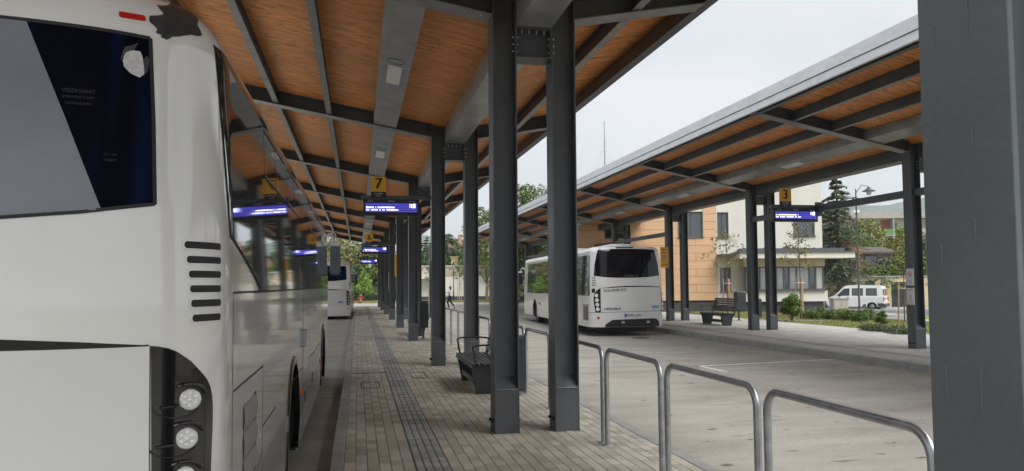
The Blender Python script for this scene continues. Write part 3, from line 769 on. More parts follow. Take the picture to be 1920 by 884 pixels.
# columns of the opposite canopy nearest the camera: X 12.93, Y 16.0
notice('notice_board', 'white no smoking notice, upper of two on the opposite column nearest the camera', 12.928, 16.0, 1.50, .235, .40, FRM, 'notices on the opposite column', 'x', lines, nosmoke)
notice('notice_board', 'white notice with yellow header, lower of two on the opposite column nearest the camera', 12.928, 16.0, 1.04, .235, .40, FRM, 'notices on the opposite column', 'x',
       [(.1, .9, .84, .92, YEL), (.1, .9, .06, .10, YEL), (.42, .58, .3, .62, GREYP)] + [(.15, .85, .14 + .06 * i, .155 + .06 * i, GREYP) for i in range(3)])
def timetable(P, bd, w, h):
    for b_ in (.86, .72, .56, .42):
        c = MB(); r = random.Random(int(b_ * 100)); a = .1
        while a < .72: q = r.uniform(.04, .09); c.add([P(a * w, (b_ - .02) * h, .003), P((a + q) * w, (b_ - .02) * h, .003), P((a + q) * w, (b_ + .02) * h, .003), P(a * w, (b_ + .02) * h, .003)], [(0, 1, 2, 3)]); a += q + .025
        c.build('printed_line', BLK, bd)
    c = MB(); c.add([P(.08 * w, .145 * h, .003), P(.75 * w, .145 * h, .003), P(.75 * w, .16 * h, .003), P(.08 * w, .16 * h, .003)], [(0, 1, 2, 3)])
    c.add([P(.70 * w, .09 * h, .003), P(.88 * w, .152 * h, .003), P(.70 * w, .215 * h, .003)], [(0, 1, 2)]); c.build('arrow', BLK, bd)
notice('direction_board', 'yellow board with black lines and arrow on the column right of the white bus', 12.60, 30.74, 2.26, .36, .88, YEL, None, 'y', (), timetable)
notice('direction_board', 'narrow yellow timetable board seen edge-on on a column along the near platform', 1.36, 29.36, 1.95, .08, .9, YEL, None, 'y', [(0, 1, .9, 1, WHT)], None, .03)
notice('notice_board', 'white notice strip on the left face of the third column from the near pair', 1.438, 36.45, 1.3, .2, .9, FRM, None, 'x', lines)

# ------------------------------------------------------------------ drain pipe on the second left column
t = thing('downpipe', 'slim galvanised pipe clamped to the left face of the second column pair', 'pipe', (1.40, 15.4, 0))
c = MB(); c.tube([(1.415, 15.42, 2.1), (1.415, 15.42, .95)], .02, 10); c.build('pipe', TUBE, t)
c = MB(); c.tube([(1.41, 15.37, 2.45), (1.41, 15.37, 2.12)], .016, 8); c.build('sleeve', TUBE, t)
# ------------------------------------------------------------------ buses
class Body:
    """closed bus hull: P(s,v) -> local point; s = arc length from the rear centre (+ right), v = girth height"""
    def __init__(B, hw=1.27, L=12.4, zt=2.90, z0=.03, nr=3.2, lr=.62, nf=3.4, lf=.55, rr=.28, belt=1.54, lean=.05, rake=.06, kb=0.0):
        B.hw,B.L,B.zt,B.z0,B.rr,B.belt,B.lean,B.rake=hw,L,zt,z0,rr,belt,lean,rake
        pts=[]; N=400
        for i in range(N+1):          # rear quarter, centre to side
            a=math.pi/2*i/N
            x=hw*math.sin(a)**(2/nr); y=lr*(1-math.cos(a)**(2/nr)) if i<N else lr
            pts.append((x,y))
        for i in range(N+1):
            a=math.pi/2*(1-i/N)
            x=hw*math.sin(a)**(2/nf); y=L-lf*(1-(math.cos(a)**(2/nf) if i else 0))
            pts.append((x if i<N else 0.,y))
        T=[0.]
        for p,q in zip(pts,pts[1:]): T.append(T[-1]+math.hypot(q[0]-p[0],q[1]-p[1]))
        B.pts,B.T=pts,T; B.S=T[-1]
    def plan(B,s):
        sg=1 if s>=0 else -1; s=min(abs(s),B.S)
        
        i=min(max(bisect_right(B.T,s)-1,0),len(B.T)-2)
        f=(s-B.T[i])/max(B.T[i+1]-B.T[i],1e-9)
        p,q=B.pts[i],B.pts[i+1]
        return sg*(p[0]+(q[0]-p[0])*f), p[1]+(q[1]-p[1])*f
    def P(B,s,v,off=0.):
        if off:
            p=B.P(s,v); n=B.N(s,v); return tuple(p[i]+n[i]*off for i in range(3))
        x,y=B.plan(s)
        rz=B.zt-B.rr
        if v<=rz: z=v; ins=0.
        else:
            th=min((v-rz)/B.rr,math.pi/2); z=rz+B.rr*math.sin(th); ins=B.rr*(1-math.cos(th))
        up=max(0.,z-B.belt)/(B.zt-B.belt)
        ins+=B.lean*up; lo=max(0.,.5-z)
        ins+=.06*lo*lo
        k=(B.hw-ins)/B.hw
        mid=B.L/2
        ky=(mid-ins-B.rake*up)/mid
        return (x*k, mid+(y-mid)*ky, z)
    def N(B,s,v,e=.004):
        a=B.P(s-e,v);b=B.P(s+e,v);c=B.P(s,v-e);d=B.P(s,v+e)
        u=[b[i]-a[i] for i in range(3)];w=[d[i]-c[i] for i in range(3)]
        n=(u[1]*w[2]-u[2]*w[1],u[2]*w[0]-u[0]*w[2],u[0]*w[1]-u[1]*w[0])
        l=math.sqrt(sum(t*t for t in n)) or 1
        return tuple(t/l for t in n)

def smooth(t): t = max(0., min(1., t)); return t * t * (3 - 2 * t)
class Coach(Body):
    """adds the sculpted corner flute of the tail"""
    flute = 0.
    def P(B, s, v, off=0.):
        p = Body.P(B, s, v, off)
        if B.flute and 1.0 < abs(s) < 1.7 and v > 1.3 and not off:
            a = abs(s); f = math.exp(-((a - 1.17 - .05 * (v - 2.2)) / .045) ** 2) * smooth((v - 1.85) / .2) * smooth((2.62 - v) / .12)
            g = -.8 * math.exp(-((a - 1.32) / .06) ** 2) * smooth((v - 1.9) / .35) * smooth((2.55 - v) / .1)
            x, y = p[0], p[1]; n = math.hypot(x, B.L * .2); d = B.flute * (f + g)
            return (x - d * (1 if x > 0 else -1) * .6, y + d * .8, p[2])
        return p

def cutgrid(bm, us, vs):
    for u in us: bmesh.ops.bisect_plane(bm, geom=bm.verts[:] + bm.edges[:] + bm.faces[:], plane_co=(u, 0, 0), plane_no=(1, 0, 0), dist=1e-6)
    for v in vs: bmesh.ops.bisect_plane(bm, geom=bm.verts[:] + bm.edges[:] + bm.faces[:], plane_co=(0, v, 0), plane_no=(0, 1, 0), dist=1e-6)
def fill(bm, poly):
    vs = [bm.verts.new((a, b, 0)) for a, b in poly]
    for t in tessellate_polygon([[Vector((a, b, 0)) for a, b in poly]]):
        try: bm.faces.new([vs[i] for i in t])
        except ValueError: pass
def frange(a, b, st):
    o = []; x = math.ceil(a / st + 1e-6) * st
    while x < b - 1e-6: o.append(x); x += st
    return o
def grid_for(B, s0, s1, v0, v1):
    us = []
    for x in frange(s0, s1, .05):
        a = abs(x)
        if a < 1.95 or a > B.S - 1.8: us.append(x)
        elif abs(a / .5 - round(a / .5)) < 1e-6: us.append(x)
    rz = B.zt - B.rr
    vs = [v for v in frange(v0, v1, .045) if v > rz - .05] + [v for v in frange(v0, min(v1, rz - .04), .15)]
    if B.flute and s0 < 1.7 and s1 > -1.7: vs = sorted(set([round(v, 4) for v in vs] + [round(v, 4) for v in frange(max(v0, 1.7), min(v1, rz), .05)]))
    return us, vs
def patch(B, poly, name, m, parent, off=.002, depth=.012, flip=False, **k):
    """a panel whose outline is drawn in (s, v) on the hull, with its own thickness"""
    bm = bmesh.new()
    fill(bm, poly)
    ss = [a for a, b in poly]; vs = [b for a, b in poly]
    cutgrid(bm, *grid_for(B, min(ss), max(ss), min(vs), max(vs)))
    bmesh.ops.remove_doubles(bm, verts=bm.verts, dist=1e-5)
    bm.normal_update(); bm.verts.index_update()
    P2 = [(v.co.x, v.co.y) for v in bm.verts]
    faces = []
    for f in bm.faces:
        idx = [v.index for v in f.verts]
        faces.append(tuple(idx if f.normal.z > 0 else reversed(idx)))
    bd = [[v.index for v in e.verts] for e in bm.edges if len(e.link_faces) == 1]
    bm.free()
    top = [B.P(a, b, off) for a, b in P2]; nrm = [B.N(a, b) for a, b in P2]
    verts = list(top); n = len(top); fs = list(faces); normals = list(nrm)
    if depth:
        mp_ = {}
        for e in bd:
            for i in e:
                if i not in mp_: mp_[i] = len(verts); verts.append(B.P(P2[i][0], P2[i][1], off - depth)); normals.append(nrm[i])
        fs += [(e[0], e[1], mp_[e[1]], mp_[e[0]]) for e in bd]
    me = bpy.data.meshes.new(name); org = ORG[parent.name] if parent is not None else (0, 0, 0)
    me.from_pydata([(v[0] - org[0], v[1] - org[1], v[2] - org[2]) for v in verts], [], fs)
    me.materials.append(m); me.polygons.foreach_set('use_smooth', [i < len(faces) for i in range(len(fs))]); me.update()
    try: me.normals_split_custom_set_from_vertices(normals) if not depth else me.normals_split_custom_set([normals[me.loops[l].vertex_index] if p.index < len(faces) else (0, 0, 0) for p in me.polygons for l in p.loop_indices])
    except Exception as ex: print('normals', ex)
    o = link_mesh(name, me, parent)
    return tag(o, **k) if k else o
def strip(B, pts, w, name, m, parent, off=.0015, depth=.0):
    mb = MB()
    for (a, b), (c, d) in zip(pts, pts[1:]):
        L = math.hypot(c - a, d - b)
        if L < 1e-5: continue
        n = max(1, int(max(abs(c - a), abs(d - b)) / .06)); nx, ny = -(d - b) / L * w / 2, (c - a) / L * w / 2
        vs = []
        for i in range(n + 1):
            t = i / n; x, y = a + (c - a) * t, b + (d - b) * t
            vs += [B.P(x + nx, y + ny, off), B.P(x - nx, y - ny, off)]
        mb.add(vs, [(2 * i, 2 * i + 1, 2 * i + 3, 2 * i + 2) for i in range(n)])
    return mb
def rrect(s0, s1, v0, v1, r, n=4):
    o = []
    for cx, cy, a0 in ((s1 - r, v1 - r, 0), (s0 + r, v1 - r, 90), (s0 + r, v0 + r, 180), (s1 - r, v0 + r, 270)):
        for i in range(n + 1): a = rad(a0 + 90 * i / n); o.append((cx + r * math.cos(a), cy + r * math.sin(a)))
    return o
def s_of_y(B, y):      # arc length where the straight side reaches local y
    for i in range(len(B.pts) - 1):
        a, b = B.pts[i][1], B.pts[i + 1][1]
        if b >= y: return B.T[i] + (B.T[i + 1] - B.T[i]) * (y - a) / max(b - a, 1e-9)
    return B.S
def wheel(B, parent, y, side, R=.48, w=.28, z=-.15):
    x = side * (B.hw - .10)
    c = MB(); c.lathe([(R * .62, -w), (R * .93, -w), (R, -w + .05), (R, -.05), (R * .96, -.01), (R * .70, .0), (R * .62, -.03)], (0, 0, 0), 'x', 32)
    vs = [(v[0] * side + x, v[1] + y, v[2] + z + R) for v in c.v]; c.v = vs
    t = c.build('tyre', TYRE, parent, fix=True)
    c = MB(); c.lathe([(R * .64, -.06), (R * .62, -.02), (R * .55, -.04), (R * .5, -.10), (R * .3, -.08), (R * .2, -.02), (R * .17, -.0)], (0, 0, 0), 'x', 24)
    c.v = [(v[0] * side + x, v[1] + y, v[2] + z + R) for v in c.v]; rim = c.build('rim', WGREY, t, fix=True)
    c = MB()
    for i in range(10):
        a = 2 * math.pi * i / 10; c.tube([(x - side * .07, y + R * .36 * math.cos(a), z + R + R * .36 * math.sin(a)), (x - side * .03, y + R * .36 * math.cos(a), z + R + R * .36 * math.sin(a))], .014, 6)
    c.build('wheel_nuts', BOLT, rim)
    return t
def arch_pts(B, s, r, v0, zc=.33, n=14):
    """outline of a wheel arch notch met while walking along the lower edge"""
    h = zc - v0; a0 = math.asin(max(-1, min(1, (v0 - zc) / r)))
    return [(s - r * math.cos(a), zc + r * math.sin(a)) for a in [a0 + (math.pi - 2 * a0) * i / n for i in range(n + 1)]]
def hull(B, root, arches, m=PAINT, cut_to=None):
    """closed painted body: sides with wheel arch notches, rounded roof, floor"""
    vt = B.zt - B.rr + B.rr * math.pi / 2
    r = .60; poly = []
    for s in [-a for a in reversed(arches)]: poly += arch_pts(B, s, r, B.z0)
    for s in arches: poly += arch_pts(B, s, r, B.z0)
    poly = [(-B.S + .001, B.z0)] + poly + [(B.S - .001, B.z0), (B.S - .001, vt), (-B.S + .001, vt)]
    body = patch(B, poly, 'body', m, root, off=0, depth=.05)
    c = MB(); ring = [B.P(s, vt - .002) for s in [-B.S + .001 + (2 * B.S - .002) * i / 120 for i in range(121)]]
    cen = (0, B.L / 2, B.zt + .015)
    c.add(ring + [(p[0] * .5, B.L / 2 + (p[1] - B.L / 2) * .8, B.zt + .012) for p in ring] , [(i, (i + 1) % 121, 121 + (i + 1) % 121, 121 + i) for i in range(121)], True)
    c.add([(p[0] * .5, B.L / 2 + (p[1] - B.L / 2) * .8, B.zt + .012) for p in ring], [tuple(range(121))])
    c.build('roof', m, root, fix=True)
    c = MB(); c.box(-B.hw + .22, B.hw - .22, .35, B.L - .4, .1, 1.0); c.box(-B.hw + .5, B.hw - .5, .5, B.L - .6, -.02, .1); c.build('chassis', BLACKM, root)
    c = MB()
    for s in arches:
        y = B.plan(s)[1]
        for sg in (-1, 1):
            n = 14; a0 = math.asin((B.z0 - .33) / r); P = [(y - r * math.cos(a), .33 + r * math.sin(a)) for a in [a0 + (math.pi - 2 * a0) * i / n for i in range(n + 1)]]
            x0, x1 = sg * (B.hw - .02), sg * (B.hw - .42)
            c.add([(x0, p[0], p[1]) for p in P] + [(x1, p[0], p[1]) for p in P], [(i, i + 1, n + 2 + i, n + 1 + i) for i in range(n)])
            c.add([(x1, p[0], p[1]) for p in P], [tuple(range(n + 1))])
    c.build('wheel_arch_liners', BLACKM, root)
    return body
def lamp(B, parent, s, v, r, m=LENS, name='tail_lamp', domes=True):
    n = B.N(s, v); c = Vector(B.P(s, v, .012)); nn = Vector((n[0] * .35, n[1], n[2])).normalized()
    ux = nn.cross(Vector((0, 0, 1))).normalized() * -1; uz = Vector((0, 0, 1)) - nn * nn.z
    def disc(r0, h0, r1, h1, k=24):
        a = [c + (ux * math.cos(t) + uz * math.sin(t)) * r0 + nn * h0 for t in [2 * math.pi * i / k for i in range(k)]]
        b = [c + (ux * math.cos(t) + uz * math.sin(t)) * r1 + nn * h1 for t in [2 * math.pi * i / k for i in range(k)]]
        return a, b, k
    mb = MB(); a, b, k = disc(r, -.02, r, .008); mb.add([tuple(p) for p in a + b], [(i, (i + 1) % k, k + (i + 1) % k, k + i) for i in range(k)])
    a, b, k = disc(r, .008, r * .9, .012); mb.add([tuple(p) for p in a + b], [(i, (i + 1) % k, k + (i + 1) % k, k + i) for i in range(k)]); mb.add([tuple(p) for p in b], [tuple(range(k))])
    o = mb.build(name, m, parent, fix=True)
    if domes:
        mb = MB()
        for i in range(7):
            q = c + nn * .012 + ((ux * math.cos(i * math.pi / 3 + .5) + uz * math.sin(i * math.pi / 3 + .5)) * r * .58 if i < 6 else Vector((0, 0, 0)))
            rr_ = r * .2; vs = []; K = 10
            for (f, h) in ((1, 0), (.75, .35), (.3, .55)): vs += [q + (ux * math.cos(t) + uz * math.sin(t)) * rr_ * f + nn * rr_ * h for t in [2 * math.pi * j / K for j in range(K)]]
            mb.add([tuple(p) for p in vs], [(l * K + j, l * K + (j + 1) % K, (l + 1) * K + (j + 1) % K, (l + 1) * K + j) for l in range(2) for j in range(K)], True); mb.add([tuple(p) for p in vs[-K:]], [tuple(range(K))])
        mb.build('led_domes', MAT['led dome'], o)
    return o
mat('led dome', (.75, .77, .78), .08, .2, coat=1.)
def mirror_arm(B, root, side, y, z):
    x = side * (B.hw - .08)
    c = MB(); c.tube([(x, y - .25, z + .62), (x + side * .10, y + .1, z + .72), (x + side * .16, y + .28, z + .62), (x + side * .17, y + .3, z + .5)], [.035, .03, .028, .03], 8); a = c.build('mirror_arm', PAINT, root)
    c = MB(); cx = x + side * .17; c.prism(rrect(-.105, .105, -.33, .34, .07), lambda p, q, d: (cx + p + side * .02, y + .3 + d - .06, z + .2 + q), 0, .11); h = c.build('mirror_housing', BLACKG, root, fix=True, bevel=.02)
    c = MB(); c.prism(rrect(-.088, .088, -.30, .24, .05), lambda p, q, d: (cx + p + side * .02, y + .238 + d, z + .2 + q), 0, .004); c.build('mirror_glass', MAT['mirror'], h, fix=True)
    c = MB(); c.prism(rrect(-.108, .108, .27, .35, .04), lambda p, q, d: (cx + p + side * .02, y + .232 + d, z + .2 + q), 0, .13); c.build('mirror_cap', PAINT, h, fix=True)
mat('mirror', (.05, .055, .06), .06, 1.)

def tail(B, root, near=False):
    """lamp clusters, boot lid, crease, bumper: shared by all three vehicles"""
    def both(poly): return poly, [(-a, b) for a, b in reversed(poly)]
    return both
def sym(poly): return poly + [(-a, b) for a, b in reversed(poly) if a > 1e-6]

# ---- the near coach (its twin ahead is a copy)
A = Coach(); A.flute = .006
coach = thing('coach', 'white coach with taped corner standing at the kerb beside the camera', 'bus', (0, 0, -.15), 'white coaches at the near platform')
sr, sf = s_of_y(A, 4.10), s_of_y(A, 10.0)
hull(A, coach, [sr, sf])
for y in (4.10, 10.0):
    for sd in (-1, 1): wheel(A, coach, y, sd)
win = [(0, 2.642), (.30, 2.638), (.509, 2.632), (.79, 2.622), (1.046, 2.613), (1.060, 2.262), (1.066, 1.930), (.804, 1.888), (.541, 1.862), (.25, 1.846), (0, 1.842)]
rw = patch(A, sym(win), 'rear_window', GLASSD, coach, off=-.004, depth=0)
bpy.data.objects.remove(rw)
rw = patch(A, [(a * 1.008, b) for a, b in sym(win)], 'rear_window', CURT, coach, off=.0015, depth=.004)
frame = sym(win); frame = frame + [frame[0]]
c = strip(A, frame, .014, 'window_gasket', BLACKM, coach, off=.003); c.build('window_gasket', BLACKM, rw)
patch(A, [(.876, 1.899), (.741, 2.265), (.601, 2.622), (.509, 2.625), (.2, 2.63), (-.3, 2.63), (-.3, 1.85), (.2, 1.853), (.541, 1.868), (.80, 1.893)], 'sky_reflection', SKYREFL, rw, off=.0028, depth=.002, label='grey lilac sky reflection painted over the left of the rear window')
def sfn(B, s, v): return lambda a, b, o: B.P(s + a, v + b, o + .004)
for i, (s, v, tx, z) in enumerate(((.79, 2.36, 'VÉSZKIJÁRAT', .020), (.79, 2.335, 'EMERGENCY EXIT', .014), (.79, 2.31, 'NOTAUSSTIEG', .014), (.905, 2.117, 'E11  43R', .012), (.905, 2.094, 'CREDO', .013))):
    lettering('glass_print', tx, z, MAT.get('faint print') or mat('faint print', (.010, .011, .016), .4), sfn(A, s, v), rw)
def coachpart(*a, **k): return patch(A, *a, **k)
# boot lid, crease and lamp clusters
bt = [(0, 1.372), (.5, 1.373), (1.049, 1.371), (1.053, .95), (1.06, .60), (0, .59)]
boot = coachpart(sym(bt), 'boot_lid', PAINTF, coach, off=.010, depth=.02)
coachpart(sym([(0, 1.425), (.557, 1.415), (.814, 1.397), (1.051, 1.3745), (.557, 1.3755), (0, 1.376)]), 'crease_recess', BLACKG, coach, off=.002, depth=.004)
strip(A, sym(bt) + [sym(bt)[0]], .012, '', BLACKM, coach, off=.0025).build('boot_gap', BLACKM, coach)
CL = [(1.056, 1.372), (1.085, 1.368), (1.121, 1.358), (1.153, 1.344), (1.181, 1.325), (1.218, 1.298), (1.25, 1.266), (1.278, 1.240), (1.302, 1.215), (1.32, 1.185), (1.332, 1.150), (1.338, 1.11), (1.339, 1.066), (1.338, 1.0), (1.334, .946), (1.33, .84), (1.32, .66), (1.30, .615), (1.07, .60)]
for sg in (1, -1):
    poly = CL if sg > 0 else [(-a, b) for a, b in reversed(CL)]
    cl = coachpart(poly, 'lamp_cluster', BLACKG, coach, off=.005, depth=.012)
    for i, (s, v) in enumerate(((1.207, 1.149), (1.195, .997), (1.189, .845), (1.186, .70))):
        # sculpted eye socket: raised brow and lower lip around the lens
        for (ds, dv, a0, a1, rx, rz_, wd) in ((-.012, .0, 15, 118, .098, .060, .020), (-.04, -.006, 185, 335, .105, .062, .007)):
            c = MB(); pts = [(s + sg * 0 + ds + rx * math.cos(rad(t)), v + dv + rz_ * math.sin(rad(t))) for t in range(a0, a1, 9)]
            c.tube([A.P(sg * p, q, .006) for p, q in pts], [wd * .25] + [wd * .5] * (len(pts) - 2) + [wd * .25], 8); c.build('lamp_brow', BLACKG, cl)
        c = MB(); c.tube([A.P(sg * (s - .115), v - .02, .006), A.P(sg * (s - .05), v - .018, .010)], [.007, .007], 8); c.build('lamp_fin', BLACKG, cl)
        lamp(A, cl, sg * s, v, .042)
# marker lamp, tape, sticker
for sg in (1, -1):
    mk = coachpart(rrect(*( (.915, 1.045) if sg > 0 else (-1.045, -.915)), 2.668, 2.712, .02), 'marker_lamp', PAINT, coach, off=.008, depth=.012)
    patch(A, rrect(*((.930, 1.030) if sg > 0 else (-1.030, -.930)), 2.678, 2.702, .008), 'red_lens', REDL, mk, off=.014, depth=.01)
rg = random.Random(8)
def ragged(poly, amp, sub=3):
    o = []
    for (a, b), (c_, d) in zip(poly, poly[1:] + poly[:1]):
        for i in range(sub): t = i / sub; o.append((a + (c_ - a) * t + rg.uniform(-amp, amp) * (i > 0), b + (d - b) * t + rg.uniform(-amp, amp) * (i > 0)))
    return o
tp = [(1.106, 2.797), (1.144, 2.806), (1.191, 2.84), (1.225, 2.90), (1.27, 2.935), (1.33, 2.93), (1.365, 2.875), (1.339, 2.828), (1.318, 2.79), (1.301, 2.765), (1.283, 2.75), (1.292, 2.69), (1.205, 2.664), (1.153, 2.644), (1.111, 2.621), (1.093, 2.623), (1.091, 2.635), (1.072, 2.639), (1.071, 2.666), (1.048, 2.688), (1.052, 2.716), (1.106, 2.734), (1.122, 2.753), (1.111, 2.774)]
near_only = []
near_only.append(coachpart(ragged(tp[::-1], .004), 'tape_patch', TAPE, coach, off=.003, depth=.004, label='torn black tape over the damaged roof corner'))
st = [(.953, 2.535), (.985, 2.55), (1.006, 2.55), (1.018, 2.519), (1.023, 2.457), (1.007, 2.441), (.975, 2.452), (.947, 2.479), (.943, 2.501)]
near_only.append(patch(A, ragged(st[::-1], .003, 2), 'torn_sticker', PAPER, rw, off=.0045, depth=.002, label='torn white paper sticker on the rear window'))
near_only.append(patch(A, ragged([(.935, 2.50), (.95, 2.56), (1.0, 2.585), (.985, 2.55), (.953, 2.538)][::-1], .004, 2), 'tape_scrap', TAPE, rw, off=.0035, depth=.002))
near_only.append(patch(A, ragged([(1.018, 2.45), (1.035, 2.47), (1.042, 2.52), (1.03, 2.535), (1.02, 2.50)][::-1], .004, 2), 'tape_scrap', TAPE, rw, off=.0035, depth=.002))
# air slots in the tail corner
for sg in (1, -1):
    for i, (a, v) in enumerate(((1.184, 1.772), (1.194, 1.712), (1.203, 1.652), (1.208, 1.592), (1.213, 1.533), (1.22, 1.473))):
        b_ = 1.40 - .0015 * i; s0, s1 = (a, b_) if sg > 0 else (-b_, -a)
        sl = coachpart(rrect(s0 - .008, s1 + .008, v - .021, v + .021, .018), 'vent_slot', PAINT, coach, off=.004, depth=.01)
        patch(A, rrect(s0, s1, v - .0145, v + .0145, .012), 'slot_opening', BLACKM, sl, off=.0055, depth=.004)
# bumper line, reflector, euro label
strip(A, [(-1.6, .60), (1.6, .60)], .01, '', BLACKM, coach).build('bumper_gap', BLACKM, coach)
for sg in (1, -1): coachpart([(sg * 1.16 + .035 * math.cos(t), .42 + .035 * math.sin(t)) for t in [2 * math.pi * i / 16 for i in range(16)]], 'reflector', REDL, coach, off=.006, depth=.01)
BLUEL = mat('blue label', (.02, .28, .55), .5)
el = coachpart([(.62, .70), (.86, .70), (.86, .79), (.62, .79)], 'emission_label', BLUEL, coach, off=.0125, depth=.002)
lettering('label_print', 'euro 6', .07, WHT, lambda a, b, o: A.P(.74 + a, .745 + b, o + .0125), el)
# side glazing on both sides
edge = [(1.385, 2.66), (1.425, 2.40), (1.47, 2.2), (1.512, 2.032), (1.566, 1.837), (1.70, 1.812), (1.862, 1.778), (2.0, 1.748), (2.136, 1.717), (2.403, 1.652), (2.605, 1.585)]
BELT = 1.575; VT = 2.66; END = A.S - 1.30
divs = [2.93, 4.58, 6.19, 7.38, 9.0, 10.6, 12.1, END]
for sg in (1, -1):
    F = (lambda p: p) if sg > 0 else (lambda p: [(-a, b) for a, b in reversed(p)])
    coachpart(F([(1.375, VT + .012)] + [(a - .008, b - .012) for a, b in edge[1:]] + [(2.6, BELT - .012), (END + .01, BELT - .012), (END + .01, VT + .012)])[::-1] if False else F([(1.372, VT + .012)] + [(a - .008, b - .012) for a, b in edge[1:]] + [(END + .01, BELT - .012), (END + .01, VT + .012)])[::-1], 'window_band', BLACKM, coach, off=.0015, depth=.004)
    first = edge + [(divs[0] - .006, BELT), (divs[0] - .006, VT)]
    coachpart(F(first)[::-1], 'side_window', GLASSD, coach, off=.006, depth=.004)
    for a, b in zip(divs, divs[1:]):
        sw = coachpart(F([(a, BELT), (b - .010, BELT), (b - .010, VT), (a, VT)]), 'side_window', GLASSD, coach, off=.006, depth=.004)
        if (b - a) > 1.3 and sg > 0:
            p = F([(a + .04, 2.30), (b - .2, 2.30), (b - .2, 2.60), (a + .04, 2.60)]); mid = (a + b - .16) / 2 * sg
            strip(A, p + [p[0]], .018, '', BLACKM, coach, off=.011).build('hopper_frame', MAT['hopper'] if 'hopper' in MAT else mat('hopper', (.12, .12, .125), .3, .3), sw)
            strip(A, [(mid, 2.30), (mid, 2.60)], .05, '', BLACKM, coach, off=.0115).build('hopper_bar', BLACKG, sw)
strip(A, [(2.3, BELT - .006), (END, BELT - .006)], .012, '', BLACKM, coach, off=.003).build('belt_gap', BLACKM, coach)
# panel seams on the kerb side
seams = [[(1.627, 1.575), (1.650, .05)], [(1.627, 1.572), (2.6, 1.572)], [(1.667, 1.12), (2.784, 1.12), (2.784, .76), (3.55, .76)], [(4.75, .76), (6.26, .76)], [(6.20, 2.7), (6.20, .06)], [(7.38, 1.57), (7.38, .06)],
         [(7.4, .76), (8.3, .74), (12, .74)], [(8.3, .74), (8.3, .05)], [(8.85, .74), (8.85, .05)], [(2.784, .76), (2.784, .06)], [(2.5, .55), (2.78, .62)]]
for sg in (1, -1):
    for sm_ in seams: strip(A, [(sg * a, b) for a, b in sm_], .010, '', BLACKM, coach, off=.001).build('panel_gap', BLACKM, coach)
# louvred radiator grille, door furniture, markers
gr = coachpart(rrect(2.40, 2.48, .30, 1.02, .03), 'radiator_grille', BLACKM, coach, off=.002, depth=.004)
GRI = mat('grille grey paint', (.26, .26, .25), .5)
for i in range(5):
    v0 = .32 + i * .138
    mb = MB(); n = 8
    vs = [];
    for j in range(9):
        t = j / 8.; off = .003 + .016 * math.sin(math.pi * t)
        vs += [A.P(1.985, v0 + .13 * t, .002 + off * .25), A.P(2.455 - .035 * math.sin(math.pi * t), v0 + .13 * t, off)]
    mb.add(vs, [(2 * j, 2 * j + 1, 2 * j + 3, 2 * j + 2) for j in range(8)], True); mb.build('louvre', GRI, gr)
for s, v in ((6.08, .529), (9.98, .466)): coachpart([(s + .05 * math.cos(t), v + .035 * math.sin(t)) for t in [2 * math.pi * i / 12 for i in range(12)]], 'side_marker', ORNL, coach, off=.012, depth=.014)
c = MB(); p = A.P(6.19, 1.06); c.box(p[0] - .01, p[0] + .035, p[1] - .05, p[1] + .10, p[2] - .09, p[2] + .09); c.build('door_hinge', MAT['wheel rim paint'], coach, bevel=.012)
for s, v in ((6.55, .35), (7.9, .4)): coachpart(rrect(s, s + .10, v, v + .12, .02), 'flap_lock', BLACKM, coach, off=.004, depth=.006)
strip(A, [(6.21, 1.5), (6.21, .1)], .03, '', BLACKM, coach, off=.006).build('door_seal', BLACKM, coach)
for y0_ in (sr, sf):
    for sg in (1, -1):
        n = 20; ro, ri = .645, .575; P_ = [(y0_ - ro * math.cos(a), .33 + ro * math.sin(a)) for a in [rad(-28) + rad(236) * i / n for i in range(n + 1)]]; Q_ = [(y0_ - ri * math.cos(a), .33 + ri * math.sin(a)) for a in [rad(-28) + rad(236) * i / n for i in range(n + 1)]]
        mb = MB(); vs = []
        for p, q in zip(P_, Q_): vs += [A.P(sg * p[0], max(p[1], .035), .012), A.P(sg * q[0], max(q[1], .035), .012), A.P(sg * q[0], max(q[1], .035), -.04), A.P(sg * p[0], max(p[1], .035), -.01)]
        mb.add(vs, [(4 * i + k, 4 * i + 4 + k, 4 * i + 4 + (k + 1) % 4, 4 * i + (k + 1) % 4) for i in range(n) for k in range(4)]); mb.build('arch_trim', BLACKG, coach, fix=True)
mirror_arm(A, coach, 1, 12.62, 1.94); mirror_arm(A, coach, -1, 12.62, 1.94)
coachpart([(A.S - 1.2, 1.0), (A.S - .01, 1.0), (A.S - .01, 2.66), (A.S - 1.2, 2.66)], 'windscreen', GLASSD, coach, off=.004, depth=.004)
coachpart([(-A.S + .01, 1.0), (-A.S + 1.2, 1.0), (-A.S + 1.2, 2.66), (-A.S + .01, 2.66)], 'windscreen', GLASSD, coach, off=.004, depth=.004)
c = MB(); c.box(-.6, .6, -.0 + .03, .2, .16, .30); c.build('rear_underrun', BLACKM, coach)
coach.location = (-1.83, 3.10, -.15); ORG[coach.name] = (0, 0, 0)
twin = copy_tree(coach)
def drop(o):
    for ch in list(o.children): drop(ch)
    bpy.data.objects.remove(o)
for ch in list(twin.children_recursive):
    if ch.name.split('.')[0] in ('tape_patch', 'torn_sticker', 'tape_scrap', 'sky_reflection'): drop(ch)
twin.location = (-1.62, 40.9, -.15); twin.rotation_euler = (0, 0, rad(-.4)); twin['label'] = 'white coach parked farther ahead at the kerb, seen past the mirror'

